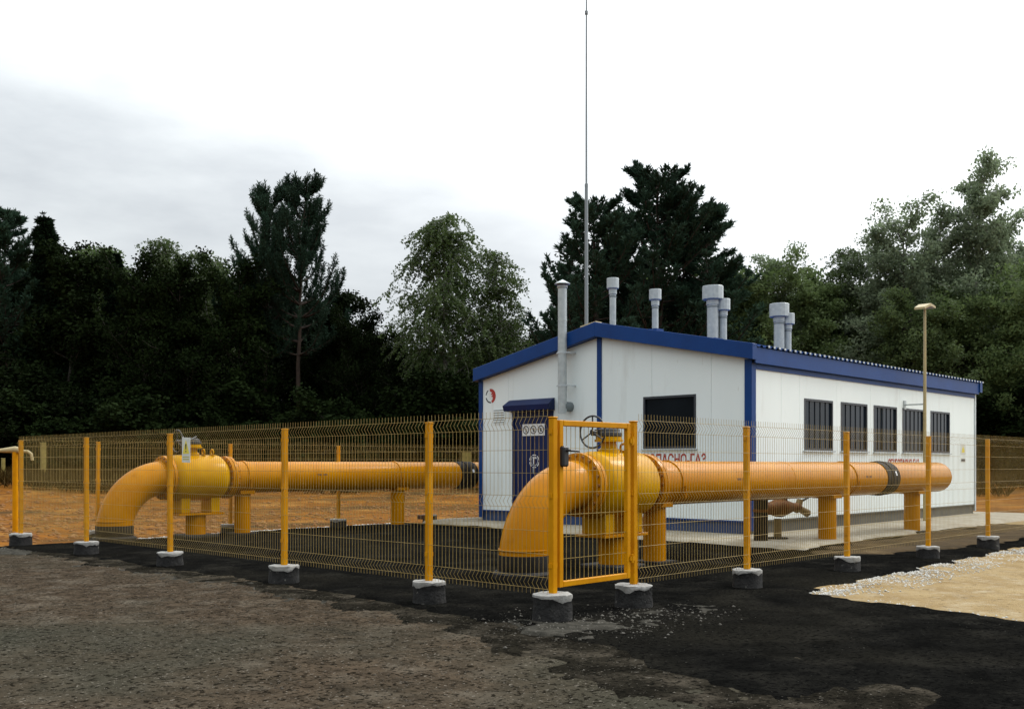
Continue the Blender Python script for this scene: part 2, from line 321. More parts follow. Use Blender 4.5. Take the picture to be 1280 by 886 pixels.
SOIL = mat('dusty_soil', (.075, .050, .024), (.036, .026, .014), 3, .95, c3=(.13, .09, .045), s3=1.5, f3=(.5, .75), bump=.8, bscale=40, spec=.06)
CEM = mat('cement_dust', (.06, .056, .046), (.02, .019, .015), 9, .95, bump=.5, bscale=60, spec=.06)
o = slab('soil_patch', [(8.2, .5), (10, .12), (17, .1), (18, 2.3), (9, 2.0), (7.6, 1.7), (7.4, 1.1)], .07, .012, -.02, SOIL, rag=.35, hn=.012, seed=12, rfreq=1.8)
tag(o, 'brown dusty soil spread under the domed end of the pipe', 'soil', kind='structure')
for i, (poly, lab) in enumerate((([(-.3, 11.9), (-.2, 9.7), (-.75, 9.9), (-1.1, 11.6)], 'pale cement dust streak by the far fence corner'), ([(-.45, 8.6), (-.36, 4.2), (-.5, 2.0), (-.75, 2.2), (-.62, 5), (-.7, 8.4)], 'pale dust line where old road meets asphalt along the fence'),
        ([(-.75, -.1), (-.35, .25), (.35, -.2), (.6, -.75), (-.2, -1.0), (-.9, -.75)], 'pale crumbled cement round the corner footing'), ([(-1.05, -1.0), (-.95, -.85), (-1.5, -3.6), (-1.75, -3.6)], 'pale dust line along the asphalt edge past the gate'), ([(.75, -.3), (1.7, -.25), (1.8, -.6), (.9, -.75)], 'pale crumbled cement below the gate hinge footing'))):
    o = slab('cement_dust', poly, .035, .010 if i in (2, 4) else -.012, -.03, CEM, rag=.55, hn=.004, seed=30 + i * 3, rfreq=7.0, rlip=0)
    tag(o, lab, 'cement dust', kind='structure')

# ------------------------------------------------------------------ loose stones and clods (uncountable)
OCT_V = np.array([(1, 0, 0), (-1, 0, 0), (0, 1, 0), (0, -1, 0), (0, 0, 1), (0, 0, -1)], float)
OCT_F = np.array([(0, 2, 4), (2, 1, 4), (1, 3, 4), (3, 0, 4), (2, 0, 5), (1, 2, 5), (3, 1, 5), (0, 3, 5)])
def stones(name, P, size, m, label, cat, seed=1, flat=.6):
    rg = np.random.default_rng(seed); n = len(P); s = size[:, None, None] if isinstance(size, np.ndarray) else size
    V = OCT_V[None] * (.7 + .6 * rg.random((n, 6, 1))); a = rg.random(n) * 6.28; ca, sa = np.cos(a), np.sin(a)
    V = V * np.array([1, .75, flat]); X = V[..., 0] * ca[:, None] - V[..., 1] * sa[:, None]; Y = V[..., 0] * sa[:, None] + V[..., 1] * ca[:, None]
    V = np.stack([X, Y, V[..., 2]], -1) * s + P[:, None, :]
    Fc = (OCT_F[None] + (np.arange(n) * 6)[:, None, None]).reshape(-1, 3)
    return tag(link(name, npmesh(name, V.reshape(-1, 3), Fc, m)), label, cat, kind='stuff')
rg = np.random.default_rng(11)
def along(path, n, width, rg, zf=0.0):
    path = np.array(path, float); seg = np.hypot(*np.diff(path, axis=0).T); cum = np.concatenate([[0], np.cumsum(seg)]); t = rg.random(n) * cum[-1]
    i = np.clip(np.searchsorted(cum, t) - 1, 0, len(seg) - 1); u = (t - cum[i]) / seg[i]; P = path[i] + (path[i + 1] - path[i]) * u[:, None]
    d = (path[i + 1] - path[i]) / seg[i][:, None]; nrm = np.stack([d[:, 1], -d[:, 0]], -1)
    off = width[0] + (width[1] - width[0]) * rg.random(n) ** 1.6
    P = P + nrm * off[:, None]; return np.column_stack([P, np.full(n, zf)])
Pg = np.concatenate([along([(3.45, -.66), (4.38, -.66), (6.2, -.56), (8.4, -.48), (11.3, -.44), (16, -.45)], 11000, (-.16, .60), rg, -.035),
                     along([(3.40, -.75), (3.45, -1.21), (3.2, -2.12), (3.05, -2.85), (2.8, -5)], 420, (.12, -.08), rg, -.035),
                     np.column_stack([3.4 + rg.random(900) * 1.4, -.72 - rg.random(900) ** 1.5 * .42, np.full(900, -.03)])])
Pg = Pg[vnoise(Pg[:, 0], Pg[:, 1], 5, 4, 2.2) > rg.random(len(Pg)) * .42 - .20]
stones('white_gravel', Pg, .005 + .019 * rg.random(len(Pg)) ** 2, STONEW, 'crushed white gravel along the edge of black asphalt and sand', 'gravel', 2)
n = 26000; d = 5.2 + 9 * rg.random(n) ** 1.3; l = (rg.random(n) - .5) * d * 1.15
Pr = np.column_stack([CAM.x + FWD.x * d + RIGHT.x * l, CAM.y + FWD.y * d + RIGHT.y * l, np.full(n, -.026)]); Pr = Pr[Pr[:, 0] < -.7 - .1 * np.abs(Pr[:, 1])]
stones('road_gravel', Pr, .0025 + .011 * rg.random(len(Pr)) ** 4, STONEG, 'fine grey brown grit scattered on the old road', 'gravel', 3)
Pb = np.concatenate([along([(-.6, 12.05), (-.35, 10.2), (-.33, 6.63), (-.30, 3.82), (-.38, 1.9), (-.57, -.06), (-.86, -.86), (-1.22, -2.05), (-1.9, -5)], 1500, (-.12, .35), rg, -.022),
                     np.column_stack([rg.normal(-.1, .35, 500), rg.normal(-.35, .4, 500), np.full(500, .006)]), np.column_stack([rg.normal(.9, .35, 300), rg.normal(-.45, .3, 300), np.full(300, .006)])])
stones('asphalt_crumbs', Pb, .004 + .018 * rg.random(len(Pb)) ** 3, mat('cement_crumbs', (.17, .16, .14), (.04, .037, .03), 14, .9, spec=.05), 'grey crumbs of broken asphalt and cement along the asphalt edge', 'gravel', 4)
Pw = np.concatenate([along([(.9, 11.95), (2, 12.05), (4, 12.45), (6.5, 12.6), (8.9, 12.6)], 2200, (.05, -.35), rg, -.05), along([(-.8, 12.25), (-3, 11.6)], 500, (-.1, .25), rg, -.03)])
stones('pale_grit', Pw, .012 + .03 * rg.random(len(Pw)) ** 2, STONEW, 'pale cement rubble along the back edge of the asphalt pad', 'rubble', 5, .4)
n = 9000; d = 18 + 40 * rg.random(n) ** 1.4; l = (rg.random(n) * 1.02 - .56) * d * 1.0
X = CAM.x + FWD.x * d + RIGHT.x * l; Y = CAM.y + FWD.y * d + RIGHT.y * l
keep = (Y > 12.9) | ((X > 24) & (Y > -8)); X, Y = X[keep], Y[keep]
stones('soil_clods', np.column_stack([X, Y, gz(X, Y)]), .03 + .11 * rg.random(len(X)) ** 2.5, CLOD, 'brown clods of dug soil strewn over the field', 'soil', 6, .5)

# ------------------------------------------------------------------ building
XF, XB, YR, YL, YC = 9.9, 21.3, 3.9, 11.05, 7.475
ZB, SL, ZR = .30, .20, 4.25
def ztop(y): return ZR - .28 - SL * abs(y - YC) + .03       # wall top hidden behind the verge board
bld = thing('gas_control_building', 'white panel building with blue trim, pitched blue roof and steel flues', 'building', (XF, YC, .05))
gab = lambda a, z, d: (XF - d, a, z)
lng = lambda a, z, d: (a, YR - d, z)
bck = lambda a, z, d: (XB + d, a, z)
lft = lambda a, z, d: (a, YL + d, z)
def panel(fn, a0, a1, top, hole=None):
    mb = MB(); g = .003; a0 += g; a1 -= g
    def piece(p0, p1, z0, z1=None):
        if p1 - p0 < .002: return
        poly = [(p0, z0), (p1, z0), (p1, top(p1) if z1 is None else z1)]
        if z1 is None and p0 < YC < p1 and fn in (gab, bck): poly.append((YC, top(YC)))
        poly.append((p0, top(p0) if z1 is None else z1)); mb.prism(poly, fn, -.055, 0)
    if hole and hole[0] < a1 and hole[1] > a0:
        h0, h1, z0, z1 = hole; piece(a0, h0, ZB); piece(h1, a1, ZB); b0, b1 = max(a0, h0), min(a1, h1)
        if z0 > ZB: piece(b0, b1, ZB, z0)
        piece(b0, b1, z1)
    else: piece(a0, a1, ZB)
    mb.obj('wall_panel', WHITE, bld)
eave = lambda a: 3.36
GW = (5.10, 6.35, 1.66, 2.70); DR = (8.76, 10.0, .30, 2.52)
for a0, a1 in ((YR + .02, 4.76), (4.76, 6.14), (6.14, YC)): panel(gab, a0, a1, ztop, GW)
for a0, a1 in ((YC, 8.62), (8.62, 10.12), (10.12, YL - .02)): panel(gab, a0, a1, ztop, DR)
LW = [(11.91, 13.14), (13.50, 14.77), (15.09, 16.32), (16.63, 17.90), (18.29, 19.53)]; WZ = (1.63, 2.66)
bnd = [XF + .02, 11.0, 11.72, 13.32, 14.93, 16.475, 18.09, 19.75, XB - .02]
for a0, a1 in zip(bnd, bnd[1:]):
    h = [x for x in LW if a0 < x[0] < a1]; panel(lng, a0, a1, eave, (*h[0], *WZ) if h else None)
for a0, a1 in zip(np.linspace(XF + .02, XB - .02, 11), np.linspace(XF + .02, XB - .02, 11)[1:]): panel(lft, a0, a1, eave)
for a0, a1 in zip(np.linspace(YR + .02, YL - .02, 7), np.linspace(YR + .02, YL - .02, 7)[1:]): panel(bck, a0, a1, ztop)
mb = MB(); mb.prism([(YR + .06, .1), (YL - .06, .1), (YL - .06, 3.28), (YC, ztop(YC) - .02), (YR + .06, 3.28)], lambda a, z, d: (d, a, z), XF + .06, XB - .06); mb.obj('wall_core', CORE, bld)
mb = MB(); mb.box((XF + .035, YR + .08, .04), (XF + .055, YL - .03, ZB + .005)); mb.obj('plinth', PLINB, bld)
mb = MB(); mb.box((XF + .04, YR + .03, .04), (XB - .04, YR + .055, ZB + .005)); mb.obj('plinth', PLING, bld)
mb = MB(); mb.box((XF + .06, YL - .055, .04), (XB - .04, YL - .03, ZB + .005)); mb.obj('plinth', PLINB, bld)
mb = MB(); mb.box((XF - .012, YR + .02, ZB - .03), (XF + .03, YL - .02, ZB - .002)); mb.obj('drip_flashing', BLUE, bld)
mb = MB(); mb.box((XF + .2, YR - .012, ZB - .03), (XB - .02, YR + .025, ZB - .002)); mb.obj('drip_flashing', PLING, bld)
# corner trims, centre strip
mb = MB(); mb.box((XF - .022, YR - .022, .12), (XF - .003, YR + .13, 3.29)); mb.box((XF - .003, YR - .022, .12), (XF + .13, YR - .003, 3.2)); mb.obj('corner_trim', BLUE, bld)
mb = MB(); mb.box((XF - .022, YL - .10, .12), (XF - .003, YL + .022, 3.29)); mb.box((XF - .003, YL + .003, .12), (XF + .15, YL + .022, 3.2)); mb.obj('corner_trim', BLUE, bld)
mb = MB(); mb.box((XB + .003, YR - .022, .12), (XB + .022, YR + .12, 3.29)); mb.box((XB - .05, YR - .022, .12), (XB + .003, YR - .003, 3.2)); mb.obj('corner_trim', PALE, bld)
mb = MB(); mb.box((XF - .02, YC - .06, ZB), (XF - .003, YC + .06, ZR - .2)); mb.obj('cover_strip', BLUE, bld)
# roof: corrugated sheets, verge boards, eave fascia
EY0, EY1 = YR - .13, YL + .06
def roofz(y): return ZR - SL * abs(y - YC)
xs = []; x = XF - .16; prof = [(0, 0), (.05, 0), (.075, .035), (.135, .035), (.16, 0), (.2, 0)]
while x < XB + .2:
    xs += [(x + p, h) for p, h in prof[:-1]]; x += .2
roof = None
for ya, yb in ((YC, EY0), (YC, EY1)):
    V = []; Fc = []
    for X_, h in xs:
        for y, z in ((ya, roofz(ya)), (yb, roofz(yb))): V += [(X_, y, z + h + .004), (X_, y, z + h - .004)]
    for i in range(len(xs) - 1):
        a, b = i * 4, i * 4 + 4; Fc += [(a, b, b + 2, a + 2), (a + 1, a + 3, b + 3, b + 1), (a + 2, b + 2, b + 3, a + 3), (a, a + 1, b + 1, b)]
    roof = MB().add(V, Fc).obj('roof_sheet', ROOFB, bld)
mb = MB(); mb.prism([(YC - .22, roofz(YC - .22) + .045), (YC, ZR + .055), (YC + .22, roofz(YC + .22) + .045), (YC, ZR + .043)], lambda a, z, d: (d, a, z), XF - .17, XB + .2); mb.obj('ridge_cap', ROOFB, roof)
for s in (-1, 1):
    ye = EY0 if s < 0 else EY1
    mb = MB(); mb.prism([(YC, ZR + .045), (ye, roofz(ye) + .045), (ye, roofz(ye) - .25), (YC, ZR - .25)], gab, .02, .18); mb.obj('verge_board', BLUE, bld, bevel=.006)
    mb = MB(); mb.prism([(YC, ZR + .045), (ye, roofz(ye) + .045), (ye, roofz(ye) - .25), (YC, ZR - .25)], bck, .02, .18); mb.obj('verge_board', BLUE, bld)
for ye, s in ((EY0, 1), (EY1, -1)):
    zt = roofz(ye)
    mb = MB(); mb.box((XF - .02, min(ye + s * .03, ye + s * .055), zt - .30), (XB + .02, max(ye + s * .03, ye + s * .055), zt - .012)); mb.obj('eave_fascia', BLUE, bld)
    yw = YR if s > 0 else YL; a_, b_ = sorted((ye + s * .057, yw - s * .004))
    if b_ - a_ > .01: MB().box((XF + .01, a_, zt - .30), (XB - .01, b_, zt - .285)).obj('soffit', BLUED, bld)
    a_, b_ = sorted((yw - s * .003, yw - s * .024)); MB().box((XF + .135 if s > 0 else XF + .16, a_, zt - .40), (XB - .055, b_, zt - .302)).obj('wall_flashing', BLUE, bld)
    mb = MB()
    x = XF + .3
    while x < XB + .15:
        mb.box((x + .075, ye - s * .012, zt + .006), (x + .135, ye - s * .001, zt + .045)); x += .2
    mb.obj('rib_end_dash', PALE, bld, kind='stuff')  # row of pale dashes at the rib ends along the eave
# windows
def window(fn, a0, a1, z0, z1, bars):
    mb = MB(); t = .045
    for q in ((a0, a1, z0, z0 + t), (a0, a1, z1 - t, z1), (a0, a0 + t, z0 + t, z1 - t), (a1 - t, a1, z0 + t, z1 - t)):
        mb.prism([(q[0], q[2]), (q[1], q[2]), (q[1], q[3]), (q[0], q[3])], fn, -.04, .008)
    wn = mb.obj('window', WFRAME, bld)
    mb = MB(); mb.prism([(a0 + t, z0 + t), (a1 - t, z0 + t), (a1 - t, z1 - t), (a0 + t, z1 - t)], fn, -.05, -.03); mb.obj('pane', GLASSB if bars else GLASS, wn)
    for k in range(bars):
        a = a0 + t + (a1 - a0 - 2 * t) * (k + 1) / (bars + 1); mb = MB(); mb.prism([(a - .005, z0 + t), (a + .005, z0 + t), (a + .005, z1 - t), (a - .005, z1 - t)], fn, -.029, -.015); mb.obj('window_bar', WBAR, wn)
    mb = MB(); mb.prism([(a0 - .03, z0 - .03), (a1 + .03, z0 - .03), (a1 + .03, z0 - .004), (a0 - .03, z0 - .004)], fn, .001, .05); mb.obj('sill', PALE, wn)
window(gab, *GW, 0)
for a in LW: window(lng, *a, *WZ, 4)
# door
mb = MB(); mb.prism([(DR[0] + .05, DR[2]), (DR[1] - .05, DR[2]), (DR[1] - .05, DR[3] - .05), (DR[0] + .05, DR[3] - .05)], gab, -.05, -.012); door = mb.obj('door', BLUED, bld)
mb = MB()
for q in ((DR[0], DR[0] + .05, DR[2], DR[3]), (DR[1] - .05, DR[1], DR[2], DR[3]), (DR[0] + .05, DR[1] - .05, DR[3] - .05, DR[3])):
    mb.prism([(q[0], q[2]), (q[1], q[2]), (q[1], q[3]), (q[0], q[3])], gab, -.05, .012)
mb.obj('door_frame', BLUED, door)
mb = MB(); mb.prism([(DR[0] + .09, DR[2] + .1), (9.37, DR[2] + .1), (9.37, DR[3] - .12), (DR[0] + .09, DR[3] - .12)], gab, -.011, -.004); mb.prism([(9.39, DR[2] + .1), (DR[1] - .09, DR[2] + .1), (DR[1] - .09, DR[3] - .12), (9.39, DR[3] - .12)], gab, -.011, -.004); mb.obj('door_leaf', BLUED, door)
mb = MB(); mb.tube([(XF - .03, 9.33, 1.15), (XF - .03, 9.33, 1.28)], .012, 8); mb.box((XF - .03, 9.325, 1.14), (XF + .01, 9.335, 1.16)); mb.box((XF - .03, 9.325, 1.27), (XF + .01, 9.335, 1.29)); mb.obj('handle', GALV, door)
mb = MB(); ya, yb = DR[0] - .04, DR[1] + .06
mb.add([(XF - .003, ya, 2.80), (XF - .003, yb, 2.80), (XF - .07, yb, 2.78), (XF - .07, ya, 2.78), (XF - .24, yb + .03, 2.66), (XF - .24, ya - .03, 2.66), (XF - .22, yb + .01, 2.54), (XF - .22, ya - .01, 2.54), (XF - .003, yb, 2.53), (XF - .003, ya, 2.53)],
       [(0, 1, 2, 3), (3, 2, 4, 5), (5, 4, 6, 7), (7, 6, 8, 9), (9, 8, 1, 0), (0, 3, 5, 7, 9), (1, 8, 6, 4, 2)]); mb.obj('door_canopy', BLUED, bld, bevel=.005)
# print on the door and walls
def disc(mb, fn, ca, cz, r0, r1, d, q0=0, q1=2 * math.pi, n=28, mi=0):
    vs = []; fs = []
    for k in range(n + 1):
        q = q0 + (q1 - q0) * k / n; vs += [fn(ca + r * math.cos(q), cz + r * math.sin(q), d) for r in (r0, r1)]
        if k: fs.append((2 * k - 2, 2 * k - 1, 2 * k + 1, 2 * k))
    return mb.add(vs, fs, mi)
mb = MB(); mb.prism([(9.02, 1.985), (9.69, 1.985), (9.69, 2.245), (9.02, 2.245)], gab, -.003, .002); ps = mb.obj('prohibition_plate', WHITEP, door)
mb = MB()
for i, a in enumerate((9.13, 9.355, 9.58)):
    disc(mb, gab, a, 2.115, .072, .094, .004)
    c, s = math.cos(R(-45 if i % 2 == 0 else -45)), math.sin(R(-45))
    mb.prism([(a - .075 * c - .008 * s, 2.115 + .075 * s - .008 * c) , (a + .075 * c - .008 * s, 2.115 - .075 * s - .008 * c), (a + .075 * c + .008 * s, 2.115 - .075 * s + .008 * c), (a - .075 * c + .008 * s, 2.115 + .075 * s + .008 * c)], gab, .003, .0045)
    mb.prism([(a - .02, 2.07), (a + .02, 2.07), (a + .028 - .02 * i, 2.15), (a - .015, 2.155)], gab, .003, .004)
mb.obj('prohibition_symbols', BLACKP, ps)
mb = MB()
for k in range(6): disc(mb, gab, 9.33, 1.42, .128, .150, .0, R(60 * k + 8), R(60 * k + 52), 8)
disc(mb, gab, 9.33, 1.42, .095, .104, .0)
mb.obj('door_emblem', WHITEP, door)
def text(body, fn_axes, loc, size, m, name, parent, sx=1.0, bold=.0, fit=None):
    cu = bpy.data.curves.new(name, 'FONT'); cu.body = body; cu.size = size; cu.align_x = 'LEFT'; cu.offset = bold; cu.extrude = .0015
    to = bpy.data.objects.new(name, cu); C.objects.link(to); bpy.context.view_layer.update()
    me = bpy.data.meshes.new_from_object(to.evaluated_get(bpy.context.evaluated_depsgraph_get())); bpy.data.objects.remove(to)
    ex, ey, ez = [Vector(v) for v in fn_axes]
    root = parent
    if fit: sx = fit / max(v.co.x for v in me.vertices)
    while root not in ROOTLOC: root = root.parent
    for v in me.vertices:
        p = Vector(loc) + ex * v.co.x * sx + ey * v.co.y + ez * v.co.z; v.co = p - ROOTLOC[root]
    me.materials.clear(); me.materials.append(m); me.name = name
    o = link(name, me, parent); return o
GAX = ((0, -1, 0), (0, 0, 1), (-1, 0, 0)); LAX = ((1, 0, 0), (0, 0, 1), (0, -1, 0))
text('Г', GAX, (XF - .001, 9.375, 1.36), .19, WHITEP, 'door_emblem_letter', door, .9, .006)
text('ОГНЕОПАСНО-ГАЗ', GAX, (XF - .004, 6.74, 1.345), .285, REDP, 'lettering', bld, .86, .006, 1.87)
text('ОГНЕОПАСНО-ГАЗ', LAX, (15.84, YR - .004, 1.28), .26, REDP, 'lettering', bld, .98, .006, 1.75)
# round red emblem by the door
gabm = lambda a, z, d: gab(2 * 10.70 - a, z, d)          # mirrored so that +a runs to the viewer's right
mb = MB(); disc(mb, gabm, 10.70, 2.925, .105, .168, .004, R(-75), R(100)); disc(mb, gabm, 10.715, 2.945, .0, .107, .0045, R(-60), R(95)); em = mb.obj('emblem', REDP, bld)
mb = MB()
for k in range(3): a, z = 10.69 + .018 * k, 2.995 - .055 * k; mb.prism([(a - .055, z - .012), (a + .05, z + .020), (a + .05, z - .006), (a - .055, z - .038)], gabm, .005, .007)
mb.obj('emblem_stripe', WHITEP, em)
mb = MB(); disc(mb, gabm, 10.70, 2.925, .132, .162, .004, R(-165), R(-85)); disc(mb, gabm, 10.70, 2.925, .138, .162, .004, R(120), R(170)); mb.obj('emblem_rim', BLACKP, em)
# vent grille
mb = MB(); mb.prism([(10.23, 2.27), (10.61, 2.27), (10.61, 2.62), (10.23, 2.62)], gab, .002, .012); vg = mb.obj('vent_grille', WHITE, bld)
for k in range(6):
    z = 2.30 + k * .055; mb = MB(); mb.prism([(10.25, z), (10.59, z), (10.59, z + .018), (10.25, z + .018)], gab, .013, .016); mb.obj('louvre_slot', GALVD, vg)
# small notices on the long wall
for z0, z1 in ((1.60, 1.88), (1.40, 1.52)):
    mb = MB(); mb.prism([(20.28, z0), (20.60, z0), (20.60, z1), (20.28, z1)], lng, .002, .006); nb = mb.obj('wall_notice', PAPER, bld)
    mb = MB()
    if z1 > 1.6: mb.prism([(20.33, z0 + .06), (20.55, z0 + .06), (20.44, z1 - .04)], lng, .0065, .008)
    else: mb.prism([(20.31, z0 + .03), (20.57, z0 + .03), (20.57, z1 - .03), (20.31, z1 - .03)], lng, .0065, .008)
    mb.obj('notice_print', YELP if z1 > 1.6 else BLACKP, nb)
# side flue on the gable
fy = 8.28; fxc = XF - .26
mb = MB(); mb.tube([(fxc, fy, 2.43), (fxc, fy, 5.10)], .095, 20); fl = mb.obj('side_flue', GALV, bld, smooth=True)
mb = MB(); mb.lathe([(0, .10), (.02, .115), (.05, .115), (.06, .09)], (fxc, fy, 5.08), (0, 0, 1), 20); mb.lathe([(0, .17), (.012, .17), (.10, .012)], (fxc, fy, 5.17), (0, 0, 1), 20)
for q in (0, 2.1, 4.2): mb.tube([(fxc + .09 * math.cos(q), fy + .09 * math.sin(q), 5.10), (fxc + .1 * math.cos(q), fy + .1 * math.sin(q), 5.19)], .007, 5)
mb.obj('flue_cowl', GALV, fl, smooth=True)
mb = MB(); mb.tube([(fxc, fy, 2.58), (XF - .002, fy, 2.58)], .105, 20); mb.obj('flue_stub', GALVD, fl, smooth=True)
for z in (3.72, 3.02):
    mb = MB(); mb.box((fxc + .02, fy - .16, z - .015), (XF - .004, fy - .135, z + .015)); mb.box((fxc + .02, fy + .135, z - .015), (XF - .004, fy + .16, z + .015)); mb.lathe([(-.02, .104), (.02, .104)], (fxc, fy, z), (0, 0, 1), 20); mb.box((fxc - .01, fy - .16, z - .014), (fxc + .02, fy + .16, z + .014)); mb.obj('flue_bracket', PALE, fl)
for k, z in enumerate((3.45, 4.4)): MB().lathe([(-.015, .099), (.015, .099)], (fxc, fy, z), (0, 0, 1), 20).obj('flue_band', GALV, fl)
# roof flues
def roof_flue(x, y, zt, r, hr, hh):
    z0 = roofz(y); mb = MB(); mb.tube([(x, y, z0 - .15), (x, y, zt - .12)], r, 18); f = mb.obj('roof_flue', GALV, bld, smooth=True)
    mb = MB(); mb.lathe([(-hh - .13, r + .006), (-hh - .12, r + .018), (-hh - .01, r + .018), (-hh, hr * .93), (-hh + .012, hr), (-.01, hr), (0, hr * .97), (-.012, hr * .9), (-.10, hr * .85)], (x, y, zt), (0, 0, 1), 14); mb.obj('flue_cowl', GALV, f)
    MB().lathe([(-.015, r + .008), (.015, r + .008)], (x, y, zt - hh - .17), (0, 0, 1), 18).obj('flue_band', GALVD, f)
    mb = MB(); mb.box((x - r - .06, y - r - .06, z0 - .1), (x + r + .06, y + r + .06, z0 + .10)); mb.obj('flue_curb', ROOFB, f)
for p, x, yt, r, hr, hh in ((766, 10.9, 348, .07, .135, .23), (819, 11.5, 362, .07, .135, .23), (891, 14.0, 358, .135, .25, .32), (904, 14.2, 374, .085, .165, .27), (974, 17.0, 380, .135, .25, .34), (985, 17.2, 392, .085, .165, .28)):
    y = onX(p, x); roof_flue(x, y, zat(yt, x, y), r, hr, hh)
# small yellow floodlight behind the gable peak
mb = MB(); x, y = 10.3, onX(739, 10.3); z = zat(409, x, y)
mb.add([(x - .12, y + .22, z - .05), (x - .12, y - .22, z + .02), (x + .1, y - .22, z + .02), (x + .1, y + .22, z - .05), (x - .12, y + .22, z + .03), (x - .12, y - .22, z + .10), (x + .1, y - .22, z + .10), (x + .1, y + .22, z + .03)], [(0, 3, 2, 1), (4, 5, 6, 7), (0, 1, 5, 4), (1, 2, 6, 5), (2, 3, 7, 6), (3, 0, 4, 7)])
rl = mb.obj('roof_lamp', POLEY, bld, bevel=.01); MB().tube([(x, y, roofz(y) - .02), (x, y, z + .02)], .02, 8).obj('lamp_bracket', POLEY, rl)

# ------------------------------------------------------------------ pipelines
AZ = 1.085; PR = .305
def pipeline(Y, xe, xf1, xf2, xend, label, supports, band, rings, capend, z=AZ):
    t = thing('gas_pipeline', label, 'pipeline', (xe, Y, 0)); Rb = .93
    z0 = z - Rb; n = 22
    pts = [(xe, Y, .05), (xe, Y, z0)] + [(xe + Rb - Rb * math.cos(q), Y, z0 + Rb * math.sin(q)) for q in np.linspace(.02, math.pi / 2, n)] + [(xf1 - .06, Y, z)]
    MB().tube(pts, PR, 40).obj('elbow', ORANGE, t, smooth=True)
    MB().lathe([(-.02, PR + .006), (0, PR + .012), (.26, PR + .012), (.275, PR + .004)], (xe, Y, 0), (0, 0, 1), 40).obj('ground_sleeve', BLACKW, t, smooth=True)
    MB().lathe([(-.05, PR + .05), (.06, PR + .07), (.09, PR + .03)], (xe, Y, 0), (0, 0, 1), 26).obj('sleeve_collar', BITUM, t)
    run = MB()
    if capend: run.lathe([(xf2 + .05, PR), (xend - PR * .8, PR)] + [(xend - PR * .8 + PR * .8 * math.sin(q), PR * math.cos(q)) for q in np.linspace(.12, 1.55, 10)], (0, Y, z), (1, 0, 0), 40)
    else: run.lathe([(xf2 + .05, PR), (xend, PR)], (0, Y, z), (1, 0, 0), 40)
    ro = run.obj('pipe_run', ORANGE, t, smooth=True)
    for xs_ in supports:
        s = MB(); s.tube([(xs_, Y, .0), (xs_, Y, z - PR * .8)], .155, 28); sp = s.obj('pipe_support', ORANGE, t, smooth=True)
        s = MB(); s.box((xs_ - .22, Y - .22, -.02), (xs_ + .22, Y + .22, .03)); s.obj('base_plate', BITUM, sp)
        s = MB(); s.box((xs_ - .16, Y - .2, z - PR - .02), (xs_ + .16, Y + .2, z - PR + .05)); s.obj('saddle', ORANGE, sp, bevel=.006)
    for xr in rings:
        MB().lathe([(-.03, PR), (-.03, PR + .014), (.03, PR + .014), (.03, PR)], (xr, Y, z), (1, 0, 0), 40).obj('pipe_strap', ORANGE, t, smooth=True)
        MB().tube([(xr, Y - PR - .03, z - .03), (xr, Y - PR - .03, z - .2)], .012, 6).obj('strap_bolt', ORANGE, t)
    for xw, dr in ((xf1 - .11, 0), (xf2 + .16, 0), ((xf2 + xend) * .42, 0), ((xf2 + xend) * .62, 0)):
        MB().lathe([(-.012, PR), (-.006, PR + .004), (.006, PR + .004), (.012, PR)], (xw, Y, z), (1, 0, 0), 40).obj('weld_seam', ORANGE, t, smooth=True)
    MB().lathe([(-.012, PR), (-.006, PR + .004), (.006, PR + .004), (.012, PR)], (xe, Y, z0 + .18), (0, 0, 1), 40).obj('weld_seam', ORANGE, t, smooth=True)
    # insulating joint wrap
    b = MB().lathe([(band - .27, PR + .001), (band - .265, PR + .01), (band - .06, PR + .011), (band - .055, PR + .022), (band + .02, PR + .022), (band + .03, PR + .011), (band + .265, PR + .01), (band + .27, PR + .001)], (0, Y, z), (1, 0, 0), 40).obj('joint_sleeve', BLACKW, t, smooth=True)
    q = R(200); m2 = MB()
    for k in range(3):
        qq = q - k * .09; m2.add([(band + .1 + dx, Y + (PR + .0135) * math.cos(qq + dq), z - (PR + .0135) * math.sin(qq + dq)) for dx, dq in ((-.03, 0), (.03, 0), (.03, .08), (-.03, .08))], [(0, 1, 2, 3)])
    m2.obj('sleeve_tag', WHITEP, b)
    for xm in (xf2 + 1.9, xf2 + 6.2):
        m3 = MB()
        for k in range(2): m3.add([(xm + k * .14 + dx, Y + (PR + .0015) * math.cos(R(185) + dq), z - (PR + .0015) * math.sin(R(185) + dq)) for dx, dq in ((0, 0), (.10, 0), (.10, .1), (0, .1))], [(0, 1, 2, 3)])
        m3.obj('scuff_mark', mat('scuff', (.12, .05, .012), rough=.8), t)
    return t
def bolts(mb, x, Y, z, r, n, l=.05, br=.016):
    for k in range(n):
        q = 2 * math.pi * k / n; p = Vector((x, Y + r * math.cos(q), z + r * math.sin(q))); mb.tube([p - Vector((l, 0, 0)), p + Vector((l, 0, 0))], br, 6)
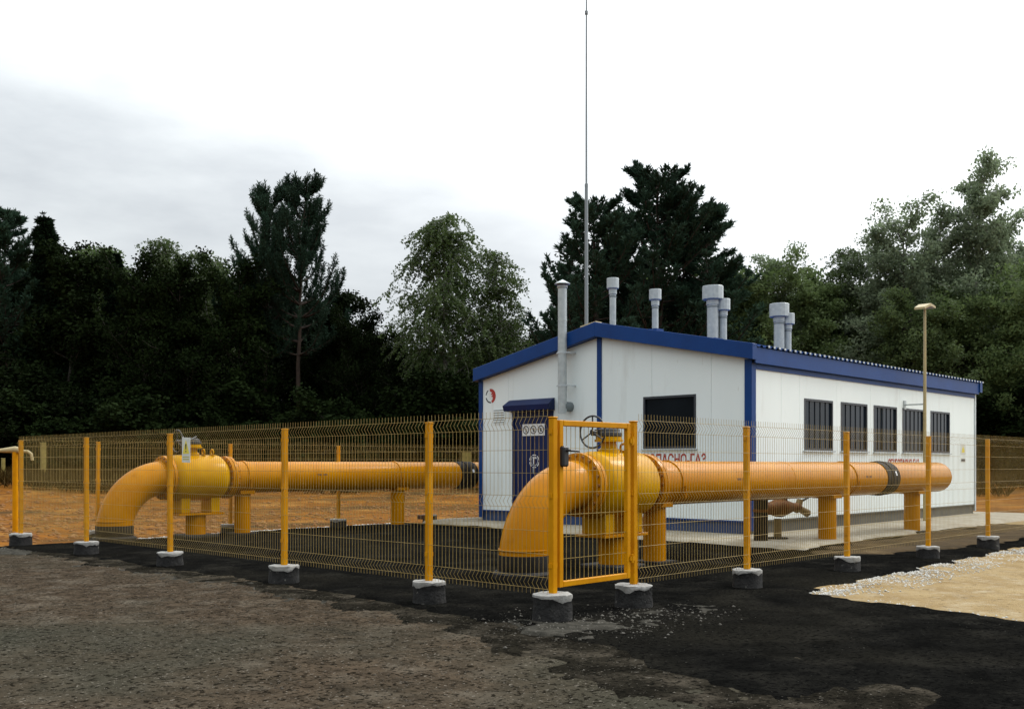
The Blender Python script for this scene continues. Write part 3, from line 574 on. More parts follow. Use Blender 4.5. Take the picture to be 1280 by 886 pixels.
def valve(Y, x1, x2, label, z=AZ):
    t = thing('ball_valve', label, 'valve', ((x1 + x2) / 2, Y, 0)); xm = (x1 + x2) / 2; VR = .425
    MB().lathe([(x1 + .07, PR + .01), (x1 + .13, VR - .06), (x1 + .19, VR - .012), (x1 + .23, VR), (x2 - .23, VR), (x2 - .19, VR - .012), (x2 - .13, VR - .06), (x2 - .07, PR + .01)], (0, Y, z), (1, 0, 0), 48).obj('valve_body', LEMON, t, smooth=True)
    for xx in (x1, x2):
        f = MB().lathe([(-.065, PR + .004), (-.06, PR + .095), (-.006, PR + .1), (-.005, PR + .04), (.005, PR + .04), (.006, PR + .1), (.06, PR + .095), (.065, PR + .004)], (xx, Y, z), (1, 0, 0), 48).obj('flange', ORANGE, t, smooth=True)
        b = MB(); bolts(b, xx, Y, z, PR + .062, 20, .085, .018); b.obj('flange_bolts', mat('bolt_steel', (.30, .12, .02), (.2, .08, .02), 30, .6), f)
    # stem, gearbox, handwheel
    st = MB(); st.lathe([(VR - .06, .15), (VR + .02, .14), (VR + .05, .105), (VR + .12, .10), (VR + .125, .185), (VR + .155, .185), (VR + .16, .17), (VR + .19, .17)], (xm - .08, Y, z), (0, 0, 1), 28); stm = st.obj('stem_neck', LEMON, t, smooth=True)
    zb = z + VR + .19; gx = xm - .08
    g = MB(); g.lathe([(0, .165), (.01, .175), (.05, .175), (.06, .15), (.10, .14), (.115, .10)], (gx, Y, zb), (0, 0, 1), 24); g.box((gx - .16, Y + .02, zb + .015), (gx + .02, Y + .17, zb + .095)); gb = g.obj('gearbox', CAST, t, bevel=.0)
    g = MB(); g.tube([(gx - .13, Y + .06, zb + .06), (gx - .26, Y + .06, zb + .06)], .018, 10); g.obj('gear_shaft', CAST, gb)
    hc = Vector((gx - .26, Y + .06, zb + .06)); hr = .205; h = MB()
    h.tube([hc + Vector((0, hr * math.cos(q), hr * math.sin(q))) for q in np.linspace(0, 2 * math.pi, 33)], .0125, 8, cap=False)
    for q in (R(90), R(210), R(330)): h.tube([hc, hc + Vector((0, hr * math.cos(q), hr * math.sin(q)))], .010, 6)
    h.lathe([(-.02, .03), (.02, .03)], hc, (1, 0, 0), 12); h.obj('handwheel', BLACK, t, smooth=True)
    for xx in (xm + .10, xm + .28):
        lg = MB(); zc = z + VR + .05; lg.tube([(xx, Y + .05 * math.cos(q) - .1, zc + .05 * math.sin(q)) for q in np.linspace(0, 2 * math.pi, 17)], .016, 8, cap=False); lg.box((xx - .015, Y - .16, z + VR - .05), (xx + .015, Y - .04, z + VR + .01)); lg.obj('lifting_lug', LEMON, t)
    # pedestal: two feet, plate, column, footing
    for xx in (xm - .3, xm + .3):
        p = MB(); p.box((xx - .09, Y - .2, .45), (xx + .09, Y + .2, z - VR + .08)); p.obj('valve_foot', LEMON, t, bevel=.008)
    p = MB(); p.box((xm - .46, Y - .24, .41), (xm + .46, Y + .24, .448)); p.obj('support_plate', ORANGE, t, bevel=.004)
    p = MB(); p.tube([(xm, Y, .05), (xm, Y, .41)], .185, 28); p.obj('support_column', ORANGE, t, smooth=True)
    p = MB(); p.box((xm - .32, Y - .3, -.02), (xm + .32, Y + .3, .05)); p.obj('footing', BITUM, t, bevel=.015)
    return t
YA, YB2 = 2.4, 11.5
xA = onY(655, YA)
pipeline(YA, xA, xA + 1.02, xA + 2.36, 15.0, 'orange gas pipeline with elbow behind the gate and domed end beside the long wall', (onY(818, YA), onY(1034, YA), onY(1140, YA)), onY(1098, YA), (onY(832, YA), onY(1052, YA)), True)
valve(YA, xA + 1.02, xA + 2.36, 'yellow flanged ball valve with black handwheel right behind the gate')
xB = onY(143, YB2)
pipeline(YB2, xB, xB + .93, xB + 2.17, 14.5, 'orange gas pipeline with elbow by the far fence, running past the building left side', (onY(303, YB2), onY(497, YB2)), onY(577, YB2), (onY(303, YB2), onY(492, YB2)), False, 1.10)
valve(YB2, xB + .93, xB + 2.17, 'yellow flanged ball valve on the pipeline by the far fence, under the warning sheet', 1.10)

# ------------------------------------------------------------------ fence
PZ0, PZ1, PW = .16, 1.735, .029
def footing_mesh(seed, h):
    mb = MB(); r_ = random.Random(seed); n = 22; rad = .165; rows = [(-.08, 1.06), (.02, 1.02), (h * .5, 1.0), (h - .030, 1.0), (h - .022, 1.025), (h - .004, 1.01), (h, .94)]
    vs = []; fs = []; mi = []; ph = r_.random() * 6
    jag = [-.012 + .016 * math.sin(j * .57 + ph) + .012 * math.sin(j * 1.43 + ph * 3) + r_.uniform(-.012, .008) for j in range(n)]
    for i, (z, k) in enumerate(rows):
        for j in range(n):
            q = 2 * math.pi * j / n; rr_ = rad * k * (1 + .05 * math.sin(2 * q + ph) + .03 * math.sin(5 * q + ph * 2) + r_.uniform(-.02, .02))
            vs.append((rr_ * math.cos(q), rr_ * math.sin(q), z + (jag[j] if i in (3, 4) else r_.uniform(-.005, .005))))
        if i:
            for j in range(n): mb_i = 1 if i >= 4 else 0; fs.append(((i - 1) * n + j, (i - 1) * n + (j + 1) % n, i * n + (j + 1) % n, i * n + j)); mi.append(mb_i)
    m = len(rows) - 1; vs.append((0, 0, h + .004))
    for j in range(n): fs.append((m * n + j, m * n + (j + 1) % n, len(vs) - 1)); mi.append(1)
    for f, k in zip(fs, mi): mb.add([vs[i] for i in f], [tuple(range(len(f)))], k)
    bm = bmesh.new()
    v_ = [bm.verts.new(v) for v in vs]
    for f, k in zip(fs, mi): fc = bm.faces.new([v_[i] for i in f]); fc.material_index = k; fc.smooth = True
    me = bpy.data.meshes.new('footing'); bm.to_mesh(me); bm.free(); me.materials.append(BITUM); me.materials.append(CONC); me.set_sharp_from_angle(angle=R(50)); return me
def post_mesh(wd):
    mb = MB(); mb.box((-wd, -wd, PZ0 - .1), (wd, wd, PZ1)); me = mb.mesh('post', FENCEY, bevel=.005); return me
PM = post_mesh(PW)
mbc = MB(); mbc.box((-PW - .004, -PW - .004, PZ1 + .001), (PW + .004, PW + .004, PZ1 + .016)); CAPM = mbc.mesh('post_cap', FENCEY, bevel=.005)
mbc = MB(); mbc.box((-PW - .010, -.018, 0), (PW + .010, .018, .04)); CLIPM = mbc.mesh('panel_clip', FENCEY)
def post(fence, x, y, h=.175, seed=0):
    rl_ = ROOTLOC[fence]; o = link('post', PM, fence); o.location = Vector((x, y, 0)) - rl_; o.rotation_euler.z = random.uniform(-.03, .03); o.rotation_euler.x = random.uniform(-.006, .006); o.rotation_euler.y = random.uniform(-.006, .006)
    link('post_cap', CAPM, o)
    for z in (.45, 1.05, 1.6): link('panel_clip', CLIPM, o).location.z = z
    f = link('footing', footing_mesh(seed, h), o); f.rotation_euler.z = random.random() * 6
    s = random.uniform(.94, 1.08); f.scale = (s, s, 1); return o
def wire_panel(fence, p0, p1, zb=.215):
    """welded mesh panel with three V folds; folds lean to the outside"""
    a, b = Vector((*p0, 0)), Vector((*p1, 0)); d = (b - a); Ln = d.length; d.normalize(); nrm = Vector((d.y, -d.x, 0))
    if nrm.dot(CAM - a) < 0: nrm = -nrm
    H_ = 1.60; prof = [(0, 0), (.05, 0), (.10, .035), (.15, 0), (.35, 0), (.55, 0), (.75, 0), (.80, .035), (.85, 0), (1.05, 0), (1.25, 0), (1.43, 0), (1.485, .035), (1.54, 0), (H_, 0)]
    rv, rh = .0014, .0019; vs = []; fs = []
    def bar(pts, r):
        base = len(vs); n_ = len(pts)
        for i, p in enumerate(pts):
            t = (pts[min(i + 1, n_ - 1)] - pts[max(i - 1, 0)]).normalized(); u = t.cross(nrm if abs(t.dot(nrm)) < .9 else d).normalized(); w_ = t.cross(u)
            for k in range(4): q = math.pi / 2 * k + .78; vs.append(p + (u * math.cos(q) + w_ * math.sin(q)) * r * 1.3)
            if i:
                for k in range(4): fs.append((base + (i - 1) * 4 + k, base + (i - 1) * 4 + (k + 1) % 4, base + i * 4 + (k + 1) % 4, base + i * 4 + k))
    n = max(2, int(round((Ln - .06) / .05)))
    for k in range(n + 1):
        s = .03 + (Ln - .06) * k / n; bar([a + d * s + nrm * (o_ + .035) + Vector((0, 0, zb + z)) for z, o_ in prof], rv)
    for z in (.05, .15, .35, .55, .75, .85, 1.05, 1.25, 1.43, 1.54):
        bar([a + d * (.02) + nrm * .040 + Vector((0, 0, zb + z)), a + d * (Ln - .02) + nrm * .040 + Vector((0, 0, zb + z))], rh)
    V = np.array(vs) - np.array(ROOTLOC[fence])
    o = link('mesh_panel', npmesh('mesh_panel', V, np.array(fs), WIRE), fence); return o
fr = thing('wire_fence', 'yellow welded wire fence running from the gate beside the long orange pipe', 'fence', (1.15, 0, 0))
RP = [1.15, 3.19, 5.6, 8.19, 10.66, 13.15, 15.65]
for i, x in enumerate(RP): post(fr, x, 0, (.21, .20, .18, .16, .18, .17, .17)[i], i)
for a, b in zip(RP, RP[1:]): wire_panel(fr, (a, 0), (b, 0))
fl_ = thing('wire_fence', 'yellow welded wire fence along the old road, from the gate to the far corner', 'fence', (0, 0, 0))
LP = [0, 1.61, 4.11, 6.80, 9.42, 12.02]
for i, y in enumerate(LP): post(fl_, 0, y, (.23, .21, .19, .18, .18, .18)[i], 20 + i)
for a, b in zip(LP, LP[1:]): wire_panel(fl_, (0, a), (0, b))
fb = thing('wire_fence', 'yellow welded wire fence behind the far pipeline, with brown field beyond', 'fence', (0, 12.02, 0))
BP = [onY(122, 12.02), onY(288, 12.02), onY(423, 12.02), 9.2, 11.8, 14.4]
for i, x in enumerate(BP): post(fb, x, 12.02, .17, 40 + i)
for a, b in zip([0] + BP, BP): wire_panel(fb, (a, 12.02), (b, 12.02))
# gate
gt = thing('gate', 'yellow framed wire gate with black lock box at the fence corner', 'gate', (.06, 0, .25))
g0, g1, gz0, gz1_ = .065, 1.075, .275, 1.725; fw = .052
for a0, a1, z0, z1 in ((g0, g0 + fw, gz0, gz1_), (g1 - fw, g1, gz0, gz1_), (g0 + fw, g1 - fw, gz1_ - fw, gz1_ - .001), (g0 + fw, g1 - fw, gz0 + .001, gz0 + fw)):
    mb = MB(); mb.box((a0, -.022, z0), (a1, .022, z1)); mb.obj('frame_bar', FENCEY, gt, bevel=.005)
mb = MB()
nv = 15
for k in range(1, nv): x = g0 + fw + (g1 - g0 - 2 * fw) * k / nv; mb.tube([(x, 0, gz0 + fw), (x, 0, gz1_ - fw)], .0026, 4, cap=False)
for k in range(1, 7): z = gz0 + fw + (gz1_ - gz0 - 2 * fw) * k / 7; mb.tube([(g0 + fw, -.005, z), (g1 - fw, -.005, z)], .0028, 4, cap=False)
mb.obj('mesh_infill', WIRE, gt)
mb = MB(); mb.box((g0 + .004, -.062, 1.32), (g0 + .085, .062, 1.50)); lk = mb.obj('lock_box', BLACK, gt, bevel=.014)
mb = MB(); mb.tube([(g0 + .05, -.055, 1.46), (g0 + .05, -.10, 1.46), (g0 + .165, -.10, 1.455)], .011, 8); mb.obj('lever_handle', BLACK, lk)
for z in (.42, 1.52): mb = MB(); mb.tube([(g1 + .012, -.03, z), (g1 + .012, -.03, z + .08)], .014, 10); mb.box((g1 - .02, -.036, z + .02), (g1 + .045, -.024, z + .06)); mb.obj('hinge', FENCEY, gt)
# warning sheet tied on the left fence
wy = onX(234, -.075); wz0, wz1 = 1.37, 1.69; sg = thing('warning_sign', 'small white warning sheet with yellow triangle tied to the fence', 'sign', (-.085, wy, wz0))
fx = lambda a, z, d: (-.088 - d, wy - a, z)
mb = MB(); mb.prism([(-.105, wz0), (.105, wz0 - .005), (.107, wz1 - .005), (-.103, wz1)], fx, 0, .004); mb.obj('sheet', PAPER, sg)
mb = MB(); mb.prism([(-.085, wz0 + .11), (.085, wz0 + .11), (0, wz1 - .03)], fx, .0045, .0055); tr_ = mb.obj('triangle', YELP, sg)
mb = MB(); mb.prism([(-.012, wz0 + .165), (.012, wz0 + .165), (.017, wz0 + .235), (-.017, wz0 + .235)], fx, .006, .0065); mb.prism([(-.012, wz0 + .13), (.012, wz0 + .13), (.012, wz0 + .15), (-.012, wz0 + .15)], fx, .006, .0065); mb.obj('exclamation_mark', BLACKP, tr_)
mb = MB(); [mb.prism([(-.08, wz0 + .03 + k * .03), (.08, wz0 + .03 + k * .03), (.08, wz0 + .046 + k * .03), (-.08, wz0 + .046 + k * .03)], fx, .0045, .005) for k in range(2)]; mb.obj('print_lines', mat('yellow_grey_print', (.45, .42, .12), rough=.6), sg)
for s in (-1, 1): mb = MB(); mb.tube([fx(s * .1, wz1 - .03, .004), fx(s * .14, wz1 - .01, -.02), fx(s * .17, wz1 + .01, -.05)], .004, 5); mb.obj('cable_tie', WHITEP, sg)

# ------------------------------------------------------------------ light pole, mast, background posts
lx, ly = onY(1156, 3.42), 3.42; lz = zat(383, lx, ly)
lp = thing('light_pole', 'thin pale floodlight pole with flat T shaped head by the long wall', 'light pole', (lx, ly, .05))
MB().tube([(lx, ly, .03), (lx, ly, 2.2), (lx, ly, lz - .03)], [.042, .038, .03], 12).obj('pole', POLEY, lp, smooth=True)
mb = MB(); mb.add([(lx - .30, ly + .12, lz - .10), (lx - .30, ly - .12, lz - .10), (lx, ly - .14, lz + .0), (lx, ly + .14, lz + .0), (lx + .33, ly - .12, lz - .02), (lx + .33, ly + .12, lz - .02)] + [(lx - .30, ly + .12, lz - .05), (lx - .30, ly - .12, lz - .05), (lx, ly - .14, lz + .06), (lx, ly + .14, lz + .06), (lx + .33, ly - .12, lz + .03), (lx + .33, ly + .12, lz + .03)],
       [(0, 1, 2, 3), (3, 2, 4, 5), (6, 9, 8, 7), (9, 11, 10, 8), (0, 6, 7, 1), (4, 10, 11, 5), (1, 7, 8, 2), (2, 8, 10, 4), (0, 3, 9, 6), (3, 5, 11, 9)]); mb.obj('lamp_head', POLEY, lp)
zb_ = zat(505, lx, ly); mb = MB(); mb.box((lx - .015, ly, zb_ - .015), (lx + .015, YR - .03, zb_ + .015)); mb.box((lx - .05, YR - .03, zb_ - .1), (lx + .05, YR - .002, zb_ + .1)); mb.obj('wall_bracket', GALV, lp)
mx_, my_ = at_depth(733, 32); zst = CH + (HY - 232) / F * 32
ma = thing('lightning_mast', 'tall thin dark lightning mast rising behind the building roof', 'mast', (mx_, my_, -.06))
MB().tube([(mx_, my_, -.1), (mx_, my_, 5), (mx_, my_, zst)], [.07, .062, .052], 14).obj('mast_base', MAST, ma, smooth=True)
MB().tube([(mx_, my_, zst - .1), (mx_, my_, zst + 5.5), (mx_, my_, 17.8), (mx_, my_, 21)], [.032, .027, .02, .008], 10).obj('mast_rod', MAST, ma, smooth=True)
for z in (zst, zst + 5.5): MB().lathe([(-.05, .056), (.05, .056)], (mx_, my_, z), (0, 0, 1), 14).obj('mast_flange', MAST, ma)
for p, d_, h, lab, m, wd in ((583, 48, 1.5, 'pale yellow square marker post between building and field', MARK, .16), (54, 46, 1.75, 'pale yellow marker post standing alone in the brown field', MARK, .10), (4, 46, .95, 'short pale marker post beside the yellow vent pipe', MARK, .07)):
    x, y = at_depth(p, d_); z = gz1(x, y); t = thing('marker_post', lab, 'post', (x, y, z)); mb = MB(); mb.box((x - wd, y - wd, z - .1), (x + wd, y + wd, z + h)); mb.obj('shaft', m, t, bevel=.01)
    mb = MB(); mb.box((x - wd - .01, y - wd - .01, z + h + .001), (x + wd + .01, y + wd + .01, z + h + .03)); mb.obj('cap', m, t, bevel=.008)
vx, vy = at_depth(19, 20.5); zz = CH + (HY - 563) / F * 20.5
vp = thing('vent_pipe', 'yellow gas vent pipe with bent arms beyond the far fence corner', 'pipe', (vx, vy, -.06)); e = RIGHT
MB().tube([(vx, vy, -.1), (vx, vy, zz)], .055, 12).obj('riser', FENCEY, vp, smooth=True)
P_ = lambda l, z: Vector((vx, vy, 0)) + e * l + Vector((0, 0, z))
MB().tube([P_(-.9, zz - .02), P_(-.3, zz), P_(0, zz + .02), P_(.15, zz)], [.035, .04, .07, .06], 12).obj('valve_arm', POLEY, vp, smooth=True)
MB().tube([P_(.12, zz - .01), P_(.26, zz - .02), P_(.33, zz - .07), P_(.35, zz - .2)], .032, 10).obj('bent_outlet', POLEY, vp, smooth=True)
# brick on the apron corner
bx_, by_ = onY(536, 11.95), 11.95
t = tag(MB().box((bx_ - .2, by_ + .02, .07), (bx_ + .22, by_ + .2, .17)).obj('timber_block', mat('old_timber', (.10, .045, .02), (.06, .03, .015), 12, .9), bevel=.012), 'short reddish brown timber block lying on the apron corner', 'timber')

# ------------------------------------------------------------------ small branch valve between the pipe and the building corner
BY = 3.05
def W(px, py, dy=0): x = onY(px, BY); return Vector((x, BY + dy, zat(py, x, BY)))
RUST = mat('rusty_enamel', (.16, .058, .010), (.09, .034, .010), 9, .7, spec=.1, bump=.2, bscale=50)
OLIVE = mat('worn_brass', (.20, .14, .055), (.13, .09, .04), 12, .55, spec=.2)
DARKP = mat('dark_pipe_coat', (.010, .009, .008), (.02, .016, .012), 6, .7, spec=.1)
b0 = W(972, 672); bv = thing('branch_valve', 'rusty brown branch valve with raised lever on a stand below the pipe', 'valve', (b0.x, BY, .055))
MB().lathe([(0, .185), (.02, .18), (.03, .06)], (b0.x, BY, .057), (0, 0, 1), 20).obj('base_plate', DARKP, bv)
top = W(974, 650); MB().tube([(b0.x, BY, .08), (b0.x, BY, top.z + .03)], .07, 14).obj('stand', OLIVE, bv, smooth=True)
c0 = W(950, 636); c1 = W(975, 637); c2 = W(998, 633)
xr = W(951, 640).x; MB().tube([(xr, BY, .03), (xr, BY, .45), (xr, BY, 1.05)], .12, 20).obj('riser', DARKP, bv, smooth=True)
MB().lathe([(0, .10), (.02, .135), (.06, .135), (.065, .10)], (xr, BY, c1.z - .03), (0, 0, 1), 18).obj('riser_collar', RUST, bv)
ax = (c2 - c0); ln = ax.length; prof = [(0, .10), (.30, .115), (.42, .155), (.52, .165), (.62, .14), (.78, .095), (.86, .075), (1.0, .07)]
MB().lathe([(a * ln, r) for a, r in prof], c0, ax, 22).obj('valve_body', RUST, bv, smooth=True)
hub = W(981, 622); MB().tube([W(976, 634), W(978, 622), W(979, 612)], [.11, .085, .08], 16).obj('bonnet', RUST, bv, smooth=True)
MB().lathe([(-.035, .125), (.035, .125)], W(979, 617), (0, 0, 1), 16).obj('bonnet_flange', DARKP, bv)
MB().tube([W(995, 639), W(998, 631), W(1000, 625.5)], [.05, .062, .058], 12).obj('lever_head', OLIVE, bv, smooth=True)
MB().tube([W(1000, 627), W(1004, 625), W(1008, 623), W(1011, 621.5)], [.03, .02, .017, .015], 8).obj('lever', DARKP, bv, smooth=True)
MB().tube([W(997, 634), W(1002, 637), W(1009, 641)], [.06, .062, .072], 14).obj('outlet', OLIVE, bv, smooth=True)

# ------------------------------------------------------------------ vegetation
class Tree:
    def __init__(s, seed): s.r = np.random.default_rng(seed); s.tv = []; s.tf = []; s.nv = 0; s.lv = []; s.nq = 4
    def limb(s, pts, r0, r1, n=5):
        pts = np.asarray(pts, float); m = len(pts); t = np.gradient(pts, axis=0); t /= np.linalg.norm(t, axis=1)[:, None] + 1e-9
        ref = np.where(np.abs(t[:, 2:3]) < .9, np.array([[0, 0, 1.]]), np.array([[1., 0, 0]])); a = np.cross(t, ref); a /= np.linalg.norm(a, axis=1)[:, None]; b = np.cross(t, a)
        q = np.arange(n) * 2 * math.pi / n; rad = np.linspace(r0, r1, m)[:, None, None]
        V = pts[:, None, :] + rad * (a[:, None] * np.cos(q)[None, :, None] + b[:, None] * np.sin(q)[None, :, None])
        i, k = np.meshgrid(np.arange(m - 1), np.arange(n), indexing='ij'); k2 = (k + 1) % n
        s.tf.append((np.stack([i * n + k, i * n + k2, (i + 1) * n + k2, (i + 1) * n + k], -1).reshape(-1, 4)) + s.nv); s.tv.append(V.reshape(-1, 3)); s.nv += m * n
    def leaves(s, P, size, aspect=.6, droop=0.0, dirs=None):
        """one rhombic leaf per point"""
        n = len(P); u = s.r.normal(size=(n, 3)) if dirs is None else dirs + s.r.normal(size=(n, 3)) * .35
        u[:, 2] -= droop; u /= np.linalg.norm(u, axis=1)[:, None]; v = np.cross(u, s.r.normal(size=(n, 3))); v /= np.linalg.norm(v, axis=1)[:, None] + 1e-9
        sz = size * (.6 + .8 * s.r.random((n, 1)))
        s.lv.append(np.stack([P, P + u * sz * .5 + v * sz * aspect * .5, P + u * sz, P + u * sz * .5 - v * sz * aspect * .5], 1))
    def spikes(s, P, D, size, k, wd, spread=.6):
        n = len(P); P = np.repeat(P, k, 0); D = np.repeat(D, k, 0) + s.r.normal(size=(n * k, 3)) * spread; D /= np.linalg.norm(D, axis=1)[:, None]
        v = np.cross(D, s.r.normal(size=D.shape)); v /= np.linalg.norm(v, axis=1)[:, None] + 1e-9; sz = size * (.6 + .8 * s.r.random((n * k, 1)))
        s.lv.append(np.stack([P + v * wd * .3, P + D * sz * .55 + v * wd * .5, P + D * sz, P + D * sz * .55 - v * wd * .5], 1))
    def build(s, name, bark, leaf, base):
        tr = npmesh(name + '_trunk', np.concatenate(s.tv), np.concatenate(s.tf), bark, smooth=True)
        Lv = np.concatenate(s.lv); n = len(Lv); cr = npmesh(name + '_crown', Lv.reshape(-1, 3), np.arange(n * 4).reshape(-1, 4), leaf)
        return tr, cr
def curve(p0, d0, length, n, bend, r, wob=.06):
    pts = [np.array(p0, float)]; d = np.array(d0, float); d /= np.linalg.norm(d); st = length / (n - 1)
    for _ in range(n - 1):
        d = d + np.array(bend) * st + r.normal(size=3) * wob; d /= np.linalg.norm(d); pts.append(pts[-1] + d * st)
    return np.array(pts)
def trunk(T, h, r0, lean=.02, n=14):
    z = np.linspace(0, 1, n); w_ = np.cumsum(T.r.normal(size=(n, 2)) * h * .006, 0); pts = np.column_stack([w_[:, 0] + lean * h * z * T.r.uniform(-1, 1), w_[:, 1], z * h]); T.limb(pts, r0, r0 * .12, 8)
    return lambda f: np.array([np.interp(f, z, pts[:, k]) for k in range(3)])
def pine(seed, h=18, cb=.4, Rm=3.2, up=.5, dens=1.0, pw=.75, step=1.0, bl_=1.0, nb=(3, 6)):
    T = Tree(seed); tk = trunk(T, h, h * .013); f = cb; P = []; D = []
    while f < .985:
        t = (f - cb) / (1 - cb); prof = Rm * ((1 - t) ** pw * (.75 + .25 * min(1, t * 5)) + .06)
        for k in range(T.r.integers(*nb)):
            a = T.r.random() * 6.28; Lb = prof * T.r.uniform(.6, 1.15); el = -.15 + up * (.3 + 1.3 * t)
            pts = curve(tk(f), (math.cos(a), math.sin(a), el), Lb, 7, (0, 0, .22 + .25 * up), T.r, .08); T.limb(pts, .035 + .02 * Lb * (1 - t) * .6, .012, 4)
            for j in range(2, 7):
                s = j / 6; tip = (pts[min(j + 1, 6)] - pts[j - 1]); tip /= np.linalg.norm(tip)
                for sd in (-1, 1):
                    side = np.cross(tip, (0, 0, 1)) * sd; bl = (.25 + .34 * Lb * (1 - s) + .15) * T.r.uniform(.6, 1.2) * bl_
                    bp = curve(pts[j], tip * .7 + side * .9 + np.array((0, 0, .25)), bl, 4, (0, 0, .5), T.r, .08); 
                    if bl > .5: T.limb(bp, .014, .006, 3)
                    for q in range(1, 4): P.append(bp[q]); D.append((bp[q] - bp[q - 1]) / (bl / 3) + np.array((0, 0, .5)))
                P.append(pts[j]); D.append(tip + np.array((0, 0, .5)))
        f += T.r.uniform(.55, .95) * .026 * 18 / h * step
    for _ in range(int(4)):
        P.append(tk(.99)); D.append(np.array((0, 0, 1.)))
    P = np.array(P); D = np.array(D); T.spikes(P, D, .30, int(9 * dens), .06, .55); T.spikes(P, D, .22, int(4 * dens), .08, .8)
    for k in range(5):
        a = T.r.random() * 6.28; T.limb(curve(tk(T.r.uniform(.15, cb)), (math.cos(a), math.sin(a), -.1), T.r.uniform(.5, 1.6), 4, (0, 0, -.1), T.r), .025, .008, 3)
    return T.build('pine', BARKP, NEED, h)
def candelabra(seed, h=18, cb=.40, Rm=3.2):
    T = Tree(seed); tk = trunk(T, h, h * .011, .004); P = []; D = []; f = cb
    def brush(pts, st=.085):
        seg = np.diff(pts, axis=0); ln = np.linalg.norm(seg, axis=1)
        for a, d, l in zip(pts[:-1], seg, ln):
            for q in np.arange(0, l, st): P.append(a + d * q / l); D.append(d / l)
    while f < .97:
        t = (f - cb) / (1 - cb); Lb0 = Rm * ((1 - t) ** .55 + .06)
        for k in range(T.r.integers(4, 6)):
            a = T.r.random() * 6.28; Lb = Lb0 * T.r.uniform(.7, 1.1); pts = curve(tk(f), (math.cos(a), math.sin(a), .05 + .75 * t), Lb, 7, (0, 0, .26), T.r, .06); T.limb(pts, .02 + .016 * Lb, .010, 4)
            brush(pts[1:])
            for j in range(2, 7):
                tip = pts[j] - pts[j - 1]; tip /= np.linalg.norm(tip)
                for sd in ((-1, 1) if j < 6 else (-1, 1, 0)):
                    side = np.cross(tip, (0, 0, 1)) * sd; sp = curve(pts[j], tip * .5 + side * T.r.uniform(.4, .9) + np.array((0, 0, .55)), T.r.uniform(.6, 1.25) * (1 - .35 * t), 4, (0, 0, .8), T.r, .05); brush(sp)
        f += T.r.uniform(.8, 1.2) * .042
    brush(np.array([tk(.93), tk(.965), tk(.999)]))
    P = np.array(P); D = np.array(D); T.spikes(P, D, .24, 5, .055, .75)
    return T.build('pine', BARKP, NEED, h)
def spruce(seed, h=18, Rm=2.6, cb=.06):
    T = Tree(seed); tk = trunk(T, h, h * .012, .005); f = cb; P = []; D = []
    while f < .99:
        t = (f - cb) / (1 - cb); prof = Rm * (1 - t) ** .85 + .08
        for k in range(6):
            a = T.r.random() * 6.28; Lb = prof * T.r.uniform(.75, 1.15); pts = curve(tk(f), (math.cos(a), math.sin(a), -.25 + .9 * t), Lb, 6, (0, 0, .10), T.r, .05); T.limb(pts, .03, .008, 3)
            for j in range(1, 6):
                tip = pts[j] - pts[j - 1]; tip /= np.linalg.norm(tip)
                for sd in (-1, 1):
                    side = np.cross(tip, (0, 0, 1)) * sd; bl = (.18 + .4 * Lb * (1 - j / 6))
                    for q in (.35, .7, 1): P.append(pts[j] + (tip * .6 + side * .8 + np.array((0, 0, -.25))) * bl * q); D.append(tip * .5 + side * .5 + np.array((0, 0, -.35)))
                P.append(pts[j]); D.append(tip)
        f += .024 * 18 / h
    P.append(tk(1)); D.append(np.array((0, 0, 1.)))
    P = np.array(P); D = np.array(D); T.spikes(P, D, .32, 6, .10, .5); return T.build('spruce', BARKD, NEEDS, h)
def birch(seed, h=16, Rm=3.2, cb=.3, droop=1.0, leaf=.15, n_l=17, dens=1.0):
    T = Tree(seed); tk = trunk(T, h, h * .011); P = []; D = []
    for k in range(int(n_l * 1.6)):
        f = cb + (.985 - cb) * (k + T.r.random()) / (n_l * 1.6); t = (f - cb) / (1 - cb); a = k * 2.4 + T.r.random(); Lb = Rm * (1.15 - .85 * t ** 1.4) * T.r.uniform(.7, 1.1) 
        pts = curve(tk(f), (math.cos(a), math.sin(a), 1.15), Lb, 9, (math.cos(a) * .05, math.sin(a) * .05, -.10 * droop), T.r, .07); T.limb(pts, .05 * (1.2 - t), .01, 4)
        for j in range(2, 9):
            for q in range(int((3 if droop > .6 else 3) * dens + T.r.random())):
                b = T.r.random() * 6.28; ln = (T.r.uniform(.5, 1.4) + droop * T.r.random() ** 1.5 * 1.9 * (1 - .45 * t)) ; st = pts[j] + T.r.normal(size=3) * .12
                sp = curve(st, (math.cos(b) + math.cos(a) * .5, math.sin(b) + math.sin(a) * .5, .35 - .2 * droop), ln, 8, (0, 0, -1.3 * droop / max(ln, .6)), T.r, .07)
                if T.r.random() < .5: T.limb(sp, .010, .004, 3)
                nn_ = int(ln / (.045 if droop > 1 else .065)); tt = T.r.random(nn_) ** .8 * 7; i = np.minimum(tt.astype(int), 6); pp = sp[i] + (sp[i + 1] - sp[i]) * (tt - i)[:, None]; P.append(pp + T.r.normal(size=pp.shape) * (.03 if droop > 1 else .055))
    P = np.concatenate(P); T.leaves(P, leaf, .65, .6 * droop); return T.build('birch', BARKB, LEAFB, h)
